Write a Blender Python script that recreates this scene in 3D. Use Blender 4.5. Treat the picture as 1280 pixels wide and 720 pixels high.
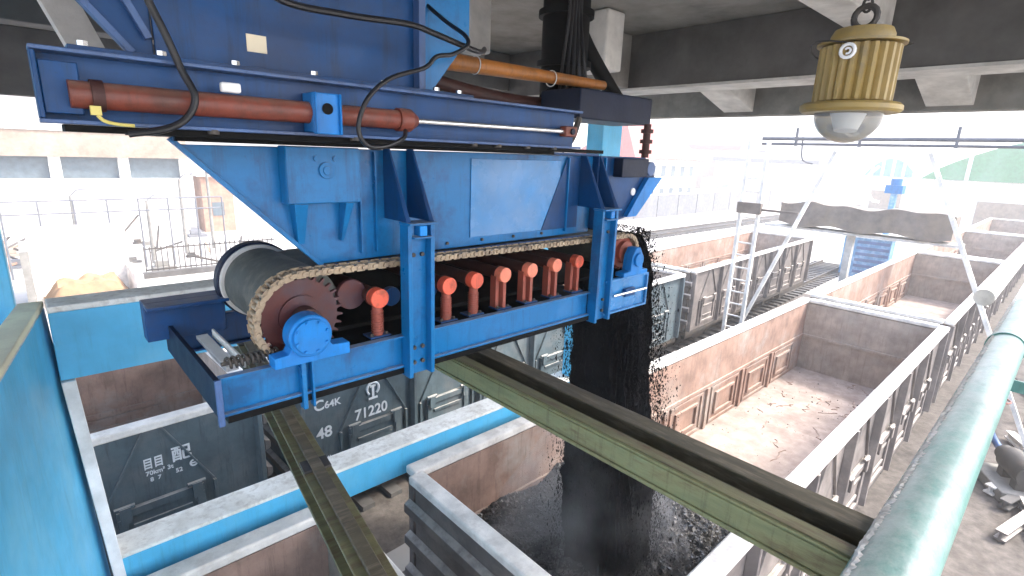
import bpy, bmesh, math, random
from mathutils import Vector, Matrix, noise
R = math.radians
random.seed(7)
sc = bpy.context.scene
for o in list(bpy.data.objects): bpy.data.objects.remove(o)
col = sc.collection

# ---------------------------------------------------------------- camera
cd = bpy.data.cameras.new('camera'); cam = bpy.data.objects.new('camera', cd); col.objects.link(cam)
cd.sensor_width = 36.0; cd.lens = 36.0 * 655 / 1280; cd.clip_start = 0.05; cd.clip_end = 4000
ax = Vector((725, 142, -655)).normalized()
ay = Vector((-629, 193, -655)); ay = (ay - ax * ax.dot(ay)).normalized()
az = ax.cross(ay)
mr = Matrix((ax, ay, az)).to_4x4()
cam.matrix_world = Matrix.Translation((0, 0, 6.6)) @ mr
sc.camera = cam

# ---------------------------------------------------------------- light
SUN_EL, SUN_AZ = 48.0, -40.0           # azimuth of the sun measured from +X towards +Y
w = bpy.data.worlds.new('World'); sc.world = w; w.use_nodes = True
nt = w.node_tree; bg = nt.nodes['Background']
sky = nt.nodes.new('ShaderNodeTexSky'); sky.sky_type = 'NISHITA'; sky.sun_disc = False
sky.sun_elevation = R(SUN_EL); sky.sun_rotation = R(90 - SUN_AZ); sky.dust_density = 3.0; sky.air_density = 1.0
nt.links.new(sky.outputs[0], bg.inputs[0]); bg.inputs[1].default_value = 0.15
sd = bpy.data.lights.new('sun', 'SUN'); sun = bpy.data.objects.new('sun', sd); col.objects.link(sun)
sd.energy = 1.3; sd.angle = R(8); sd.color = (1.0, 0.95, 0.88)
d = Vector((math.cos(R(SUN_EL)) * math.cos(R(SUN_AZ)), math.cos(R(SUN_EL)) * math.sin(R(SUN_AZ)), math.sin(R(SUN_EL))))
sun.rotation_euler = d.to_track_quat('Z', 'Y').to_euler()
sc.view_settings.view_transform = 'Standard'; sc.view_settings.look = 'None'
sc.view_settings.gamma = 1.0; sc.view_settings.use_curve_mapping = False
sc.view_settings.exposure = 2.6
sc.cycles.max_bounces = 8; sc.cycles.diffuse_bounces = 4; sc.cycles.volume_bounces = 1
HAZE = 0.0032

# ---------------------------------------------------------------- materials
def mat(name, base, rough=0.6, metal=0.0, var=0.25, scale=3.0, dirt=None, dirt_amt=0.45, dirt_scale=2.0,
        dust=None, dust_amt=0.0, streak=None, streak_amt=0.5, bump=0.15, bump_scale=40.0, spec=0.5, stretch=None):
    m = bpy.data.materials.new(name); m.use_nodes = True
    t = m.node_tree; n = t.nodes; l = t.links; b = n['Principled BSDF']
    b.inputs['Roughness'].default_value = rough; b.inputs['Metallic'].default_value = metal
    b.inputs['Specular IOR Level'].default_value = spec
    tc = n.new('ShaderNodeTexCoord'); mp = n.new('ShaderNodeMapping'); l.new(tc.outputs['Object'], mp.inputs[0])
    if stretch: mp.inputs['Scale'].default_value = stretch
    def nz(s, det=6.0, ro=0.6):
        x = n.new('ShaderNodeTexNoise'); x.inputs['Scale'].default_value = s; x.inputs['Detail'].default_value = det
        x.inputs['Roughness'].default_value = ro; l.new(mp.outputs[0], x.inputs['Vector']); return x
    def mix(fac, a, c):
        x = n.new('ShaderNodeMix'); x.data_type = 'RGBA'
        if isinstance(fac, float): x.inputs[0].default_value = fac
        else: l.new(fac, x.inputs[0])
        for i, v in ((6, a), (7, c)):
            if isinstance(v, tuple): x.inputs[i].default_value = v
            else: l.new(v, x.inputs[i])
        return x.outputs[2]
    def ramp(src, a, c):
        x = n.new('ShaderNodeMapRange'); l.new(src, x.inputs[0]); x.inputs[1].default_value = a; x.inputs[2].default_value = c
        return x.outputs[0]
    def mul(a, k):
        x = n.new('ShaderNodeMath'); x.operation = 'MULTIPLY'
        l.new(a, x.inputs[0])
        if isinstance(k, float): x.inputs[1].default_value = k
        else: l.new(k, x.inputs[1])
        return x.outputs[0]
    lo = tuple(c * (1 - var) for c in base) + (1,); hi = tuple(min(1, c * (1 + var)) for c in base) + (1,)
    c = mix(ramp(nz(scale).outputs[0], 0.3, 0.7), lo, hi)
    if dirt:
        k = mul(ramp(nz(dirt_scale, 9, 0.68).outputs[0], 0.48, 0.66), dirt_amt * 1.0)
        c = mix(k, c, tuple(dirt) + (1,))
    if streak:
        m2 = n.new('ShaderNodeMapping'); l.new(tc.outputs['Object'], m2.inputs[0]); m2.inputs['Scale'].default_value = (9, 9, 0.9)
        x = n.new('ShaderNodeTexNoise'); x.inputs['Scale'].default_value = 2.0; x.inputs['Detail'].default_value = 8; x.inputs['Roughness'].default_value = 0.75; l.new(m2.outputs[0], x.inputs['Vector'])
        sp_ = nz(55.0, 4, 0.8)
        k = mul(ramp(x.outputs[0], 0.52, 0.68), float(streak_amt)); c = mix(k, c, tuple(streak) + (1,))
        k = mul(ramp(sp_.outputs[0], 0.60, 0.70), float(streak_amt) * 0.8); c = mix(k, c, tuple(streak) + (1,))
    if dust:
        g = n.new('ShaderNodeNewGeometry'); s = n.new('ShaderNodeSeparateXYZ'); l.new(g.outputs['Normal'], s.inputs[0])
        k = mul(mul(ramp(s.outputs[2], 0.35, 0.8), ramp(nz(dirt_scale * 4, 8, 0.7).outputs[0], 0.25, 0.55)), float(dust_amt))
        c = mix(k, c, tuple(dust) + (1,))
    l.new(c, b.inputs['Base Color'])
    rr = n.new('ShaderNodeMapRange'); l.new(nz(scale * 2.3).outputs[0], rr.inputs[0])
    rr.inputs[3].default_value = max(0.05, rough - 0.12); rr.inputs[4].default_value = min(1, rough + 0.15)
    l.new(rr.outputs[0], b.inputs['Roughness'])
    if bump:
        bp = n.new('ShaderNodeBump'); bp.inputs['Strength'].default_value = bump; bp.inputs['Distance'].default_value = 0.01
        l.new(nz(bump_scale, 5).outputs[0], bp.inputs['Height']); l.new(bp.outputs[0], b.inputs['Normal'])
    return m

DUST = (0.50, 0.46, 0.41)
M = dict(
    blue=mat('blue_paint', (0.002, 0.16, 0.41), 0.30, spec=0.35, streak=(0.012, 0.03, 0.06), streak_amt=0.45, dirt=(0.01, 0.055, 0.15), dirt_amt=0.8, dirt_scale=3.0, dust=(0.35, 0.37, 0.40), dust_amt=0.6, bump=0.08, bump_scale=14, var=0.22),
    bluelit=mat('sheen_blue_paint', (0.03, 0.20, 0.46), 0.25, dirt=(0.14, 0.28, 0.50), dirt_amt=0.6, dirt_scale=2.2, bump=0.08, bump_scale=10, var=0.3),  # paler blue with light patches, painting a reflection on the hopper panel
    bluebright=mat('bright_blue_paint', (0.003, 0.20, 0.58), 0.4, spec=0.3, streak=(0.01, 0.05, 0.12), streak_amt=0.4, dirt=(0.06, 0.10, 0.2), dirt_amt=0.3, bump=0.05),
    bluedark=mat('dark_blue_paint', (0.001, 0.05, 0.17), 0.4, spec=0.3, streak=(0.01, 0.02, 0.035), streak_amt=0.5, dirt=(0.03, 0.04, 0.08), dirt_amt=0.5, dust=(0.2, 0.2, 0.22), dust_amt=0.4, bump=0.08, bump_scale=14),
    bluegrey=mat('faded_blue_paint', (0.05, 0.11, 0.26), 0.45, streak=(0.02, 0.025, 0.04), streak_amt=0.5, dirt=(0.05, 0.06, 0.1), dirt_amt=0.6),
    navy=mat('navy_paint', (0.003, 0.009, 0.03), 0.5, spec=0.3),
    cyan=mat('cyan_paint', (0.085, 0.47, 0.76), 0.5, streak=(0.05, 0.22, 0.34), streak_amt=0.3, dirt=(0.20, 0.54, 0.74), dirt_amt=0.55, dirt_scale=1.3, dust=(0.78, 0.75, 0.66), dust_amt=0.97, bump=0.08, bump_scale=9, var=0.12),
    whitetrim=mat('white_trim', (0.84, 0.84, 0.82), 0.6, dirt=(0.4, 0.4, 0.38), dirt_amt=0.4),
    dustytop=mat('dusty_ledge', (0.88, 0.85, 0.76), 0.9, dirt=(0.36, 0.31, 0.25), dirt_amt=0.45, dirt_scale=14, bump=0.5),
    tanledge=mat('tan_ledge', (0.90, 0.80, 0.58), 0.85, dirt=(0.6, 0.5, 0.35), dirt_amt=0.5, dirt_scale=6, bump=0.3),
    wagon=mat('wagon_grey_paint', (0.085, 0.12, 0.135), 0.55, streak=(0.03, 0.032, 0.035), streak_amt=0.5, dirt=(0.16, 0.17, 0.17), dirt_amt=0.7, dirt_scale=1.4, dust=DUST, dust_amt=0.8, bump=0.15),
    wagon2=mat('wagon_brown_grey', (0.15, 0.13, 0.12), 0.65, dirt=(0.3, 0.26, 0.23), dirt_amt=0.7, dirt_scale=1.4, dust=DUST, dust_amt=0.8),
    rim=mat('dusty_rim', (0.74, 0.71, 0.66), 0.8, dirt=(0.42, 0.38, 0.34), dirt_amt=0.5, dirt_scale=5, bump=0.3),
    rust=mat('rusty_lining', (0.30, 0.195, 0.15), 0.8, streak=(0.10, 0.06, 0.045), streak_amt=0.45, dirt=(0.37, 0.33, 0.29), dirt_amt=0.95, dirt_scale=0.9, dust=(0.4, 0.33, 0.28), dust_amt=0.7, bump=0.3, bump_scale=12, var=0.3),
    greylining=mat('grey_brown_lining', (0.37, 0.31, 0.26), 0.85, streak=(0.14, 0.10, 0.08), streak_amt=0.4, dirt=(0.38, 0.35, 0.31), dirt_amt=0.9, dirt_scale=0.9, bump=0.3, bump_scale=12, var=0.3),
    floor=mat('dusty_wagon_floor', (0.38, 0.31, 0.265), 0.9, dirt=(0.20, 0.145, 0.12), dirt_amt=0.6, dirt_scale=1.7, bump=0.6, bump_scale=7, var=0.25),
    ochre=mat('olive_beam_paint', (0.16, 0.15, 0.07), 0.5, dirt=(0.10, 0.055, 0.03), dirt_amt=0.9, dirt_scale=4, stretch=(6, 1, 6), bump=0.3, var=0.3),
    greenbeam=mat('yellow_green_beam_paint', (0.25, 0.26, 0.12), 0.5, streak=(0.09, 0.06, 0.03), streak_amt=0.6, dirt=(0.12, 0.07, 0.03), dirt_amt=0.8, dirt_scale=3, stretch=(4, 1, 5), bump=0.3, var=0.3),
    brownbeam=mat('brown_beam', (0.09, 0.075, 0.045), 0.55, dirt=(0.25, 0.2, 0.14), dirt_amt=0.6, dirt_scale=5, stretch=(6, 1, 6)),
    teal=mat('teal_pipe_paint', (0.10, 0.285, 0.24), 0.32, streak=(0.10, 0.14, 0.12), streak_amt=0.5, dirt=(0.30, 0.42, 0.38), dirt_amt=0.8, dirt_scale=2.0, dust=(0.62, 0.63, 0.6), dust_amt=0.35, bump=0.35, bump_scale=18, var=0.3, stretch=(0.6, 1, 1)),
    redsprocket=mat('dark_red_primer', (0.085, 0.018, 0.014), 0.45, dirt=(0.05, 0.04, 0.06), dirt_amt=0.7, dirt_scale=4),
    red=mat('red_primer', (0.19, 0.042, 0.024), 0.45, streak=(0.04, 0.02, 0.015), streak_amt=0.5, dirt=(0.07, 0.03, 0.022), dirt_amt=0.8, dust=(0.26, 0.17, 0.13), dust_amt=0.5, dirt_scale=6),
    redbrown=mat('dull_red_brown', (0.055, 0.015, 0.011), 0.6, dirt=(0.03, 0.02, 0.02), dirt_amt=0.6, dirt_scale=6),
    orange=mat('orange_paint', (0.78, 0.12, 0.06), 0.45, streak=(0.20, 0.05, 0.03), streak_amt=0.6, dirt=(0.22, 0.06, 0.03), dirt_amt=0.7, dirt_scale=13, var=0.15),
    orangeworn=mat('worn_orange_paint', (0.80, 0.22, 0.13), 0.5, dirt=(0.35, 0.16, 0.10), dirt_amt=0.8, dirt_scale=17, var=0.15),
    salmon=mat('dull_orange_paint', (0.30, 0.07, 0.045), 0.55, dirt=(0.15, 0.06, 0.04), dirt_amt=0.6, dirt_scale=20),
    copper=mat('orange_brown_pipe', (0.42, 0.155, 0.03), 0.45, streak=(0.12, 0.06, 0.03), streak_amt=0.5, dirt=(0.12, 0.07, 0.04), dirt_amt=0.6, dirt_scale=5),
    chain=mat('greasy_chain', (0.38, 0.29, 0.19), 0.5, dirt=(0.07, 0.04, 0.03), dirt_amt=0.9, dirt_scale=18),
    steel=mat('polished_steel', (0.75, 0.75, 0.75), 0.2, metal=0.9, var=0.05, bump=0),
    rubber=mat('dark_rubber', (0.075, 0.08, 0.07), 0.7, dirt=(0.16, 0.15, 0.12), dirt_amt=0.7, dirt_scale=8, bump=0.2),
    hose=mat('black_hose', (0.008, 0.008, 0.01), 0.4, var=0.1, bump=0),
    black=mat('black_steel', (0.004, 0.004, 0.004), 0.7, spec=0.15),
    iron=mat('dark_iron', (0.05, 0.045, 0.04), 0.6, dirt=(0.12, 0.08, 0.05), dirt_amt=0.6),
    coal=mat('coal', (0.012, 0.012, 0.013), 0.45, var=0.5, scale=8, bump=0.8, bump_scale=22),
    coalrock=mat('coal_lumps', (0.05, 0.05, 0.052), 0.35, dirt=(0.20, 0.19, 0.18), dirt_amt=0.85, dirt_scale=1.1, var=0.6, scale=6, bump=0.2),  # pale grey patches paint the light falling on the coal
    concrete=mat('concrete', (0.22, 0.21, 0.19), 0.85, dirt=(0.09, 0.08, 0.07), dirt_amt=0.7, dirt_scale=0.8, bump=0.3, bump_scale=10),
    concdark=mat('dark_concrete', (0.10, 0.095, 0.09), 0.85, dirt=(0.05, 0.045, 0.04), dirt_amt=0.7, dirt_scale=0.8, bump=0.3, bump_scale=10),  # darker tone than the plain concrete
    concpale=mat('pale_concrete', (0.55, 0.53, 0.49), 0.85, dirt=(0.3, 0.28, 0.25), dirt_amt=0.5, bump=0.3),  # also paints the lit look of roof soffit, strut and stub beams
    gloomcoal=mat('sooty_coal_dust', (0.006, 0.006, 0.007), 0.95, spec=0.08, var=0.5, bump=0.5, bump_scale=30),
    yard=mat('yard_concrete', (0.42, 0.40, 0.37), 0.9, dirt=(0.25, 0.22, 0.19), dirt_amt=0.6, dirt_scale=0.08, bump=0.3, bump_scale=3, scale=0.3, var=0.1),
    ballast=mat('ballast', (0.115, 0.10, 0.088), 0.95, dirt=(0.06, 0.05, 0.042), dirt_amt=0.8, dirt_scale=1.2, bump=1.0, bump_scale=16, scale=5, var=0.4),
    soil=mat('brown_soil', (0.32, 0.2, 0.11), 0.95, dirt=(0.2, 0.13, 0.08), dirt_amt=0.6, bump=0.8, bump_scale=5),
    hill=mat('hill_scrub', (0.09, 0.06, 0.04), 0.95, dirt=(0.06, 0.075, 0.04), dirt_amt=0.8, dirt_scale=0.03, scale=0.02, bump=0),
    wall=mat('white_render', (0.72, 0.70, 0.66), 0.8, dirt=(0.5, 0.48, 0.44), dirt_amt=0.5, dirt_scale=0.4),
    beige=mat('beige_render', (0.27, 0.20, 0.15), 0.8, dirt=(0.35, 0.3, 0.25), dirt_amt=0.5, dirt_scale=0.4),
    grey=mat('grey_panel', (0.13, 0.135, 0.15), 0.7, dirt=(0.22, 0.22, 0.23), dirt_amt=0.5, dirt_scale=0.7),
    redroof=mat('red_roof_tiles', (0.34, 0.07, 0.055), 0.7, dirt=(0.25, 0.09, 0.07), dirt_amt=0.5, dirt_scale=1),
    brick=mat('orange_brick', (0.34, 0.20, 0.14), 0.8, dirt=(0.2, 0.1, 0.07), dirt_amt=0.5, dirt_scale=1),
    greenroof=mat('green_sheet_roof', (0.03, 0.20, 0.08), 0.5, dirt=(0.12, 0.3, 0.2), dirt_amt=0.5, dirt_scale=0.3),
    tealroof=mat('teal_sheet_roof', (0.08, 0.26, 0.26), 0.5, dirt=(0.2, 0.35, 0.35), dirt_amt=0.5, dirt_scale=0.3),
    window=mat('dark_glass', (0.10, 0.13, 0.15), 0.15, var=0.2, bump=0),
    skyblue=mat('pale_blue_tarp', (0.10, 0.28, 0.48), 0.6, dirt=(0.5, 0.6, 0.66), dirt_amt=0.6, dirt_scale=3),
    tarp=mat('brown_tarpaulin', (0.17, 0.145, 0.125), 0.8, dirt=(0.26, 0.21, 0.15), dirt_amt=0.6, dirt_scale=0.8, bump=0.6, bump_scale=4),
    gold=mat('ochre_lamp_paint', (0.36, 0.25, 0.075), 0.45, dirt=(0.15, 0.13, 0.09), dirt_amt=0.7, dirt_scale=6),
    white=mat('white_lettering', (0.80, 0.82, 0.82), 0.6, var=0.05, bump=0),
    sticker=mat('cream_sticker', (0.75, 0.66, 0.48), 0.6, var=0.05, bump=0),
    yellow=mat('yellow_plastic', (0.65, 0.55, 0.15), 0.5, var=0.05, bump=0),
    leaf=mat('leaves', (0.07, 0.09, 0.04), 0.8, var=0.5, bump=0),
)
g = bpy.data.materials.new('lamp_glass'); g.use_nodes = True
gb = g.node_tree.nodes['Principled BSDF']; gb.inputs['Base Color'].default_value = (0.85, 0.86, 0.84, 1)
gb.inputs['Roughness'].default_value = 0.12; gb.inputs['Transmission Weight'].default_value = 0.75; gb.inputs['IOR'].default_value = 1.3
M['glass'] = g

# ---------------------------------------------------------------- geometry helpers
class MB:
    def __init__(s): s.v = []; s.f = []
    def add(s, vs, fs):
        o = len(s.v); s.v += [tuple(p) for p in vs]; s.f += [tuple(i + o for i in f) for f in fs]; return s
    def box(s, x0, x1, y0, y1, z0, z1):
        if x0 > x1: x0, x1 = x1, x0
        if y0 > y1: y0, y1 = y1, y0
        if z0 > z1: z0, z1 = z1, z0
        return s.add([(x0, y0, z0), (x1, y0, z0), (x1, y1, z0), (x0, y1, z0), (x0, y0, z1), (x1, y0, z1), (x1, y1, z1), (x0, y1, z1)],
                     [(0, 3, 2, 1), (4, 5, 6, 7), (0, 1, 5, 4), (1, 2, 6, 5), (2, 3, 7, 6), (3, 0, 4, 7)])
    def prism(s, poly, a, b, axis='y'):           # poly of (u, v); y: (x, z), x: (y, z), z: (x, y)
        mk = {'y': lambda u, v, t: (u, t, v), 'x': lambda u, v, t: (t, u, v), 'z': lambda u, v, t: (u, v, t)}[axis]
        n = len(poly)
        return s.add([mk(u, v, a) for u, v in poly] + [mk(u, v, b) for u, v in poly],
                     [tuple(range(n)), tuple(range(2 * n - 1, n - 1, -1))] + [(i, n + i, n + (i + 1) % n, (i + 1) % n) for i in range(n)])
    def bar(s, p, q, w_, h, up=(0, 0, 1)):        # rectangular bar between two points
        p = Vector(p); q = Vector(q); d_ = (q - p).normalized(); u = Vector(up)
        a = d_.cross(u)
        if a.length < 1e-4: a = d_.cross(Vector((1, 0, 0)))
        a.normalize(); b = a.cross(d_).normalized(); a *= w_ / 2; b *= h / 2
        vs = [e + i * a + j * b for e in (p, q) for i, j in ((-1, -1), (1, -1), (1, 1), (-1, 1))]
        return s.add(vs, [(0, 3, 2, 1), (4, 5, 6, 7), (0, 1, 5, 4), (1, 2, 6, 5), (2, 3, 7, 6), (3, 0, 4, 7)])
    def cyl(s, p, q, r, r2=None, n=24, caps=True):
        return s.tube([p, q], [r, r if r2 is None else r2], n, caps)
    def tube(s, pts, r, n=10, caps=True):
        pts = [Vector(p) for p in pts]; rs = r if isinstance(r, (list, tuple)) else [r] * len(pts)
        prev = None; vs = []; fs = []
        for i, p in enumerate(pts):
            t = (pts[min(i + 1, len(pts) - 1)] - pts[max(i - 1, 0)])
            if t.length < 1e-7: t = Vector((0, 0, 1))
            t.normalize()
            if prev is None:
                a = t.cross(Vector((0, 0, 1)))
                if a.length < 1e-3: a = t.cross(Vector((1, 0, 0)))
            else: a = prev - t * prev.dot(t)
            a.normalize(); prev = a; b = t.cross(a)
            vs += [p + (a * math.cos(k * 2 * math.pi / n) + b * math.sin(k * 2 * math.pi / n)) * rs[i] for k in range(n)]
        for i in range(len(pts) - 1):
            for k in range(n):
                fs.append((i * n + k, i * n + (k + 1) % n, (i + 1) * n + (k + 1) % n, (i + 1) * n + k))
        if caps: fs += [tuple(range(n - 1, -1, -1)), tuple((len(pts) - 1) * n + k for k in range(n))]
        return s.add(vs, fs)
    def lathe(s, prof, c, n=32, fins=0, find=0.0):     # prof of (r, z) about the vertical through c
        vs = []; fs = []
        for r_, z_ in prof:
            for k in range(n):
                vs.append((c[0] + r_ * math.cos(2 * math.pi * k / n), c[1] + r_ * math.sin(2 * math.pi * k / n), c[2] + z_))
        for i in range(len(prof) - 1):
            for k in range(n): fs.append((i * n + k, i * n + (k + 1) % n, (i + 1) * n + (k + 1) % n, (i + 1) * n + k))
        return s.add(vs, fs)
    def build(s, name, m, parent=None, bevel=0.0, smooth=True, loc=None):
        me = bpy.data.meshes.new(name); me.from_pydata(s.v, [], s.f); me.materials.append(M[m] if isinstance(m, str) else m)
        bm = bmesh.new(); bm.from_mesh(me); bmesh.ops.recalc_face_normals(bm, faces=bm.faces)
        if smooth:
            for f in bm.faces: f.smooth = True
            for e in bm.edges:
                if len(e.link_faces) != 2 or e.calc_face_angle(0) > R(33): e.smooth = False
        bm.to_mesh(me); bm.free()
        o = bpy.data.objects.new(name, me); col.objects.link(o)
        if parent: o.parent = parent
        if loc: o.location = loc
        if bevel:
            b = o.modifiers.new('bevel', 'BEVEL'); b.width = bevel; b.segments = 2; b.limit_method = 'ANGLE'; b.angle_limit = R(40)
        return o

def spline(pts, k=8):
    P = [Vector(p) for p in pts]; P = [P[0] * 2 - P[1]] + P + [P[-1] * 2 - P[-2]]; out = []
    for i in range(1, len(P) - 2):
        for j in range(k):
            t = j / k; a, b, c, e = P[i - 1], P[i], P[i + 1], P[i + 2]
            out.append(0.5 * ((2 * b) + (c - a) * t + (2 * a - 5 * b + 4 * c - e) * t * t + (3 * b - a - 3 * c + e) * t ** 3))
    out.append(P[-2]); return out
def tag(o, label, cat, group=None, kind=None):
    o['label'] = label; o['category'] = cat
    if group: o['group'] = group
    if kind: o['kind'] = kind
    return o
def empty(name, loc=(0, 0, 0), rz=0.0):
    o = bpy.data.objects.new(name, None); col.objects.link(o); o.location = loc; o.rotation_euler = (0, 0, rz); o.empty_display_size = 0.2
    return o
def struct(o): o['kind'] = 'structure'; return o
def dup(root, loc, rz=0.0):
    r = root.copy(); col.objects.link(r); r.location = loc; r.rotation_euler = (0, 0, rz)
    for ch in list(root.children):
        c = ch.copy(); col.objects.link(c); c.parent = r
        for gch in list(ch.children):
            e = gch.copy(); col.objects.link(e); e.parent = c
    return r
def text(s_, size, loc, parent, m='white', depth=0.004, sx=1.0):
    cu = bpy.data.curves.new('lettering', 'FONT'); cu.body = s_; cu.size = size; cu.extrude = depth; cu.offset = size * 0.018
    o = bpy.data.objects.new('lettering', cu); col.objects.link(o)
    dg = bpy.context.evaluated_depsgraph_get(); me = bpy.data.meshes.new_from_object(o.evaluated_get(dg))
    bpy.data.objects.remove(o)
    n = bpy.data.objects.new('lettering', me); col.objects.link(n); me.materials.clear(); me.materials.append(M[m])
    n.parent = parent; n.location = loc; n.rotation_euler = (R(90), 0, 0); n.scale = (sx, 1, 1); return n

# ---------------------------------------------------------------- ground, tracks
ROT2 = 0.04
mb = MB(); mb.add([(-400, -400, 0), (400, -400, 0), (400, 400, 0), (-400, 400, 0)], [(0, 1, 2, 3)])
struct(mb.build('ground', 'yard'))
mb = MB(); mb.add([(-60, -9, 0.004), (120, -9, 0.004), (120, 6.2, 0.004), (-60, 6.2, 0.004)], [(0, 1, 2, 3)])
struct(mb.build('track_bed', 'ballast'))
mb = MB(); mb.add([(-60, 6.3 - 60 * ROT2 + .4, 0.008), (29.5, 6.3 + 29.5 * ROT2 + .2, 0.008), (29.5, 11.3 + 29.5 * ROT2, 0.008), (-60, 11.3 - 60 * ROT2, 0.008)], [(0, 1, 2, 3)])
struct(mb.build('siding_bed', 'ballast'))
def track(y, x0, x1, rz, lab):
    r = empty('railway_track', (0, y, 0), rz)
    for s in (-0.7175, 0.7175):
        m = MB(); m.box(x0, x1, s - 0.065, s + 0.065, 0.105, 0.125); m.box(x0, x1, s - 0.012, s + 0.012, 0.125, 0.235); m.box(x0, x1, s - 0.036, s + 0.036, 0.235, 0.27)
        m.build('rail', 'iron', r)
    m = MB(); x = x0
    while x < x1:
        m.box(x, x + 0.25, -1.25, 1.25, 0.012, 0.104); x += 0.6
    m.build('sleepers', 'concdark', r); tag(r, lab, 'railway track', 'railway tracks'); return r
track(3.05, -30, 70, 0, 'railway track under the row of wagons being loaded')
track(9.0, -40, 40, ROT2, 'railway track under the grey wagons marked in white')
track(-3.2, -20, 70, 0, 'bare railway track at the lower right behind the teal pipe')
track(25.0, 5, 110, 0.0, 'empty railway track crossing the bright yard beyond the wagons')

# ---------------------------------------------------------------- wagons (gondolas), local origin at rail level, centre
L2 = 6.21; HW = 1.52; FZ = 1.15; TZ = 3.1
def make_wagon(ext):
    root = empty('gondola_wagon')
    nb = 7; bay = 1.617; CX = lambda i: -4.85 + bay * i
    for s in (-1, 1):
        m = MB(); m.box(-L2, L2, s * (HW - 0.09), s * (HW - 0.05), 0.95, 3.0)
        side = m.build('side_wall', ext, root)
        m = MB(); m.box(-L2 + 0.05, L2 - 0.05, s * (HW - 0.115), s * (HW - 0.094), FZ, 2.98)
        yi = s * (HW - 0.115); q = -s
        m.box(-L2 + 0.05, L2 - 0.05, yi, yi + q * 0.035, 2.07, 2.13)
        for i in range(nb):
            c = CX(i)
            for (hw, z0, z1, dp) in ((0.62, 1.2, 2.02, 0.03), (0.42, 1.36, 1.86, 0.045)):
                m.box(c - hw, c + hw, yi, yi + q * dp, z1 - 0.05, z1); m.box(c - hw, c + hw, yi, yi + q * dp, z0, z0 + 0.05)
                m.box(c - hw, c - hw + 0.05, yi, yi + q * dp, z0 + 0.05, z1 - 0.05); m.box(c + hw - 0.05, c + hw, yi, yi + q * dp, z0 + 0.05, z1 - 0.05)
            if i: m.box(CX(i) - bay / 2 - 0.05, CX(i) - bay / 2 + 0.05, yi, yi + q * 0.05, FZ, 2.069)
        m.build('lining', 'rust', side)
        ye = s * (HW - 0.05)
        for c in [-L2 + 0.07, L2 - 0.07] + [CX(i) - bay / 2 for i in range(1, nb)]:
            w_ = 0.06
            m = MB(); m.prism([(c - w_, ye), (c - w_ + 0.03, ye + s * 0.12), (c + w_ - 0.03, ye + s * 0.12), (c + w_, ye)], 0.98, 2.985, 'z')
            m.build('stake', ext, root, 0.008)
        for i in range(nb):
            c = CX(i)
            m = MB(); dw = 0.5; z0, z1 = 1.12, 1.98
            m.box(c - dw, c + dw, ye, ye + s * 0.03, z0, z1)
            m.box(c - dw, c + dw, ye + s * 0.03, ye + s * 0.07, z1 - 0.11, z1); m.box(c - dw, c + dw, ye + s * 0.03, ye + s * 0.07, z0, z0 + 0.09)
            for e in (-1, 1): m.box(c + e * dw, c + e * (dw - 0.1), ye + s * 0.03, ye + s * 0.07, z0 + 0.09, z1 - 0.11)
            m.box(c - dw + 0.16, c + dw - 0.16, ye + s * 0.03, ye + s * 0.06, z1 - 0.3, z1 - 0.24); m.box(c - dw + 0.16, c + dw - 0.16, ye + s * 0.03, ye + s * 0.06, z0 + 0.2, z0 + 0.27)
            dr = m.build('door', ext, root, 0.006)
            for e in (-1, 1):
                m = MB()
                m.box(c + e * (dw - 0.03), c + e * (dw - 0.15), ye + s * 0.075, ye + s * 0.11, z1 - 0.16, z1 + 0.06)
                m.cyl((c + e * (dw + 0.02), ye + s * 0.07, z1 + 0.05), (c + e * (dw - 0.2), ye + s * 0.07, z1 + 0.05), 0.03, n=10)
                m.build('hinge', ext, dr)
            m = MB()
            for e in (-1, 1):
                m.bar((c + e * 0.10, ye + s * 0.012, 2.97), (c + e * 0.64, ye + s * 0.012, 1.98), 0.024, 0.055, up=(0, 1, 0))
                m.bar((c + e * 0.645, ye + s * 0.022, 1.96), (c + e * 0.645, ye + s * 0.022, 1.05), 0.04, 0.06, up=(0, 1, 0))
            m.build('brace', ext, root, 0.005)
        m = MB(); m.box(-L2, L2, s * (HW - 0.14), s * (HW + 0.06), 3.0, TZ); m.build('rim', 'rim', root, 0.02)
    for s in (-1, 1):
        m = MB(); m.box(s * (L2 - 0.049), s * L2, -HW + 0.14, HW - 0.14, 0.95, 3.0)
        e = m.build('end_wall', ext, root)
        m = MB(); m.box(s * (L2 - 0.085), s * (L2 - 0.05), -HW + 0.12, HW - 0.12, FZ, 2.98)
        m.box(s * (L2 - 0.12), s * (L2 - 0.086), -HW + 0.12, HW - 0.12, 2.06, 2.13); m.build('lining', 'greylining', e)
        for z in (1.3, 1.75, 2.2, 2.62):
            m = MB(); m.prism([(s * L2, z - 0.09), (s * (L2 + 0.08), z - 0.055), (s * (L2 + 0.08), z + 0.055), (s * L2, z + 0.09)], -HW + 0.02, HW - 0.02)
            m.build('end_rib', 'wagon2', e, 0.008)
        m = MB(); m.box(s * (L2 - 0.10), s * (L2 + 0.09), -HW + 0.142, HW - 0.142, 3.0, TZ - 0.003); m.build('rim', 'rim', root, 0.02)
    m = MB(); m.box(-L2 + 0.05, L2 - 0.05, -HW + 0.1, HW - 0.1, FZ - 0.08, FZ); m.build('floor', 'floor', root)
    m = MB(); m.box(-L2, L2, -HW + 0.05, HW - 0.05, 0.82, 0.94); m.box(-L2 - 0.1, L2 + 0.1, -0.2, 0.2, 0.55, 0.8)
    for x in (-3, -1, 1, 3): m.box(x - 0.08, x + 0.08, -HW + 0.1, HW - 0.1, 0.6, 0.8)
    m.build('underframe', 'iron', root)
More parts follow.
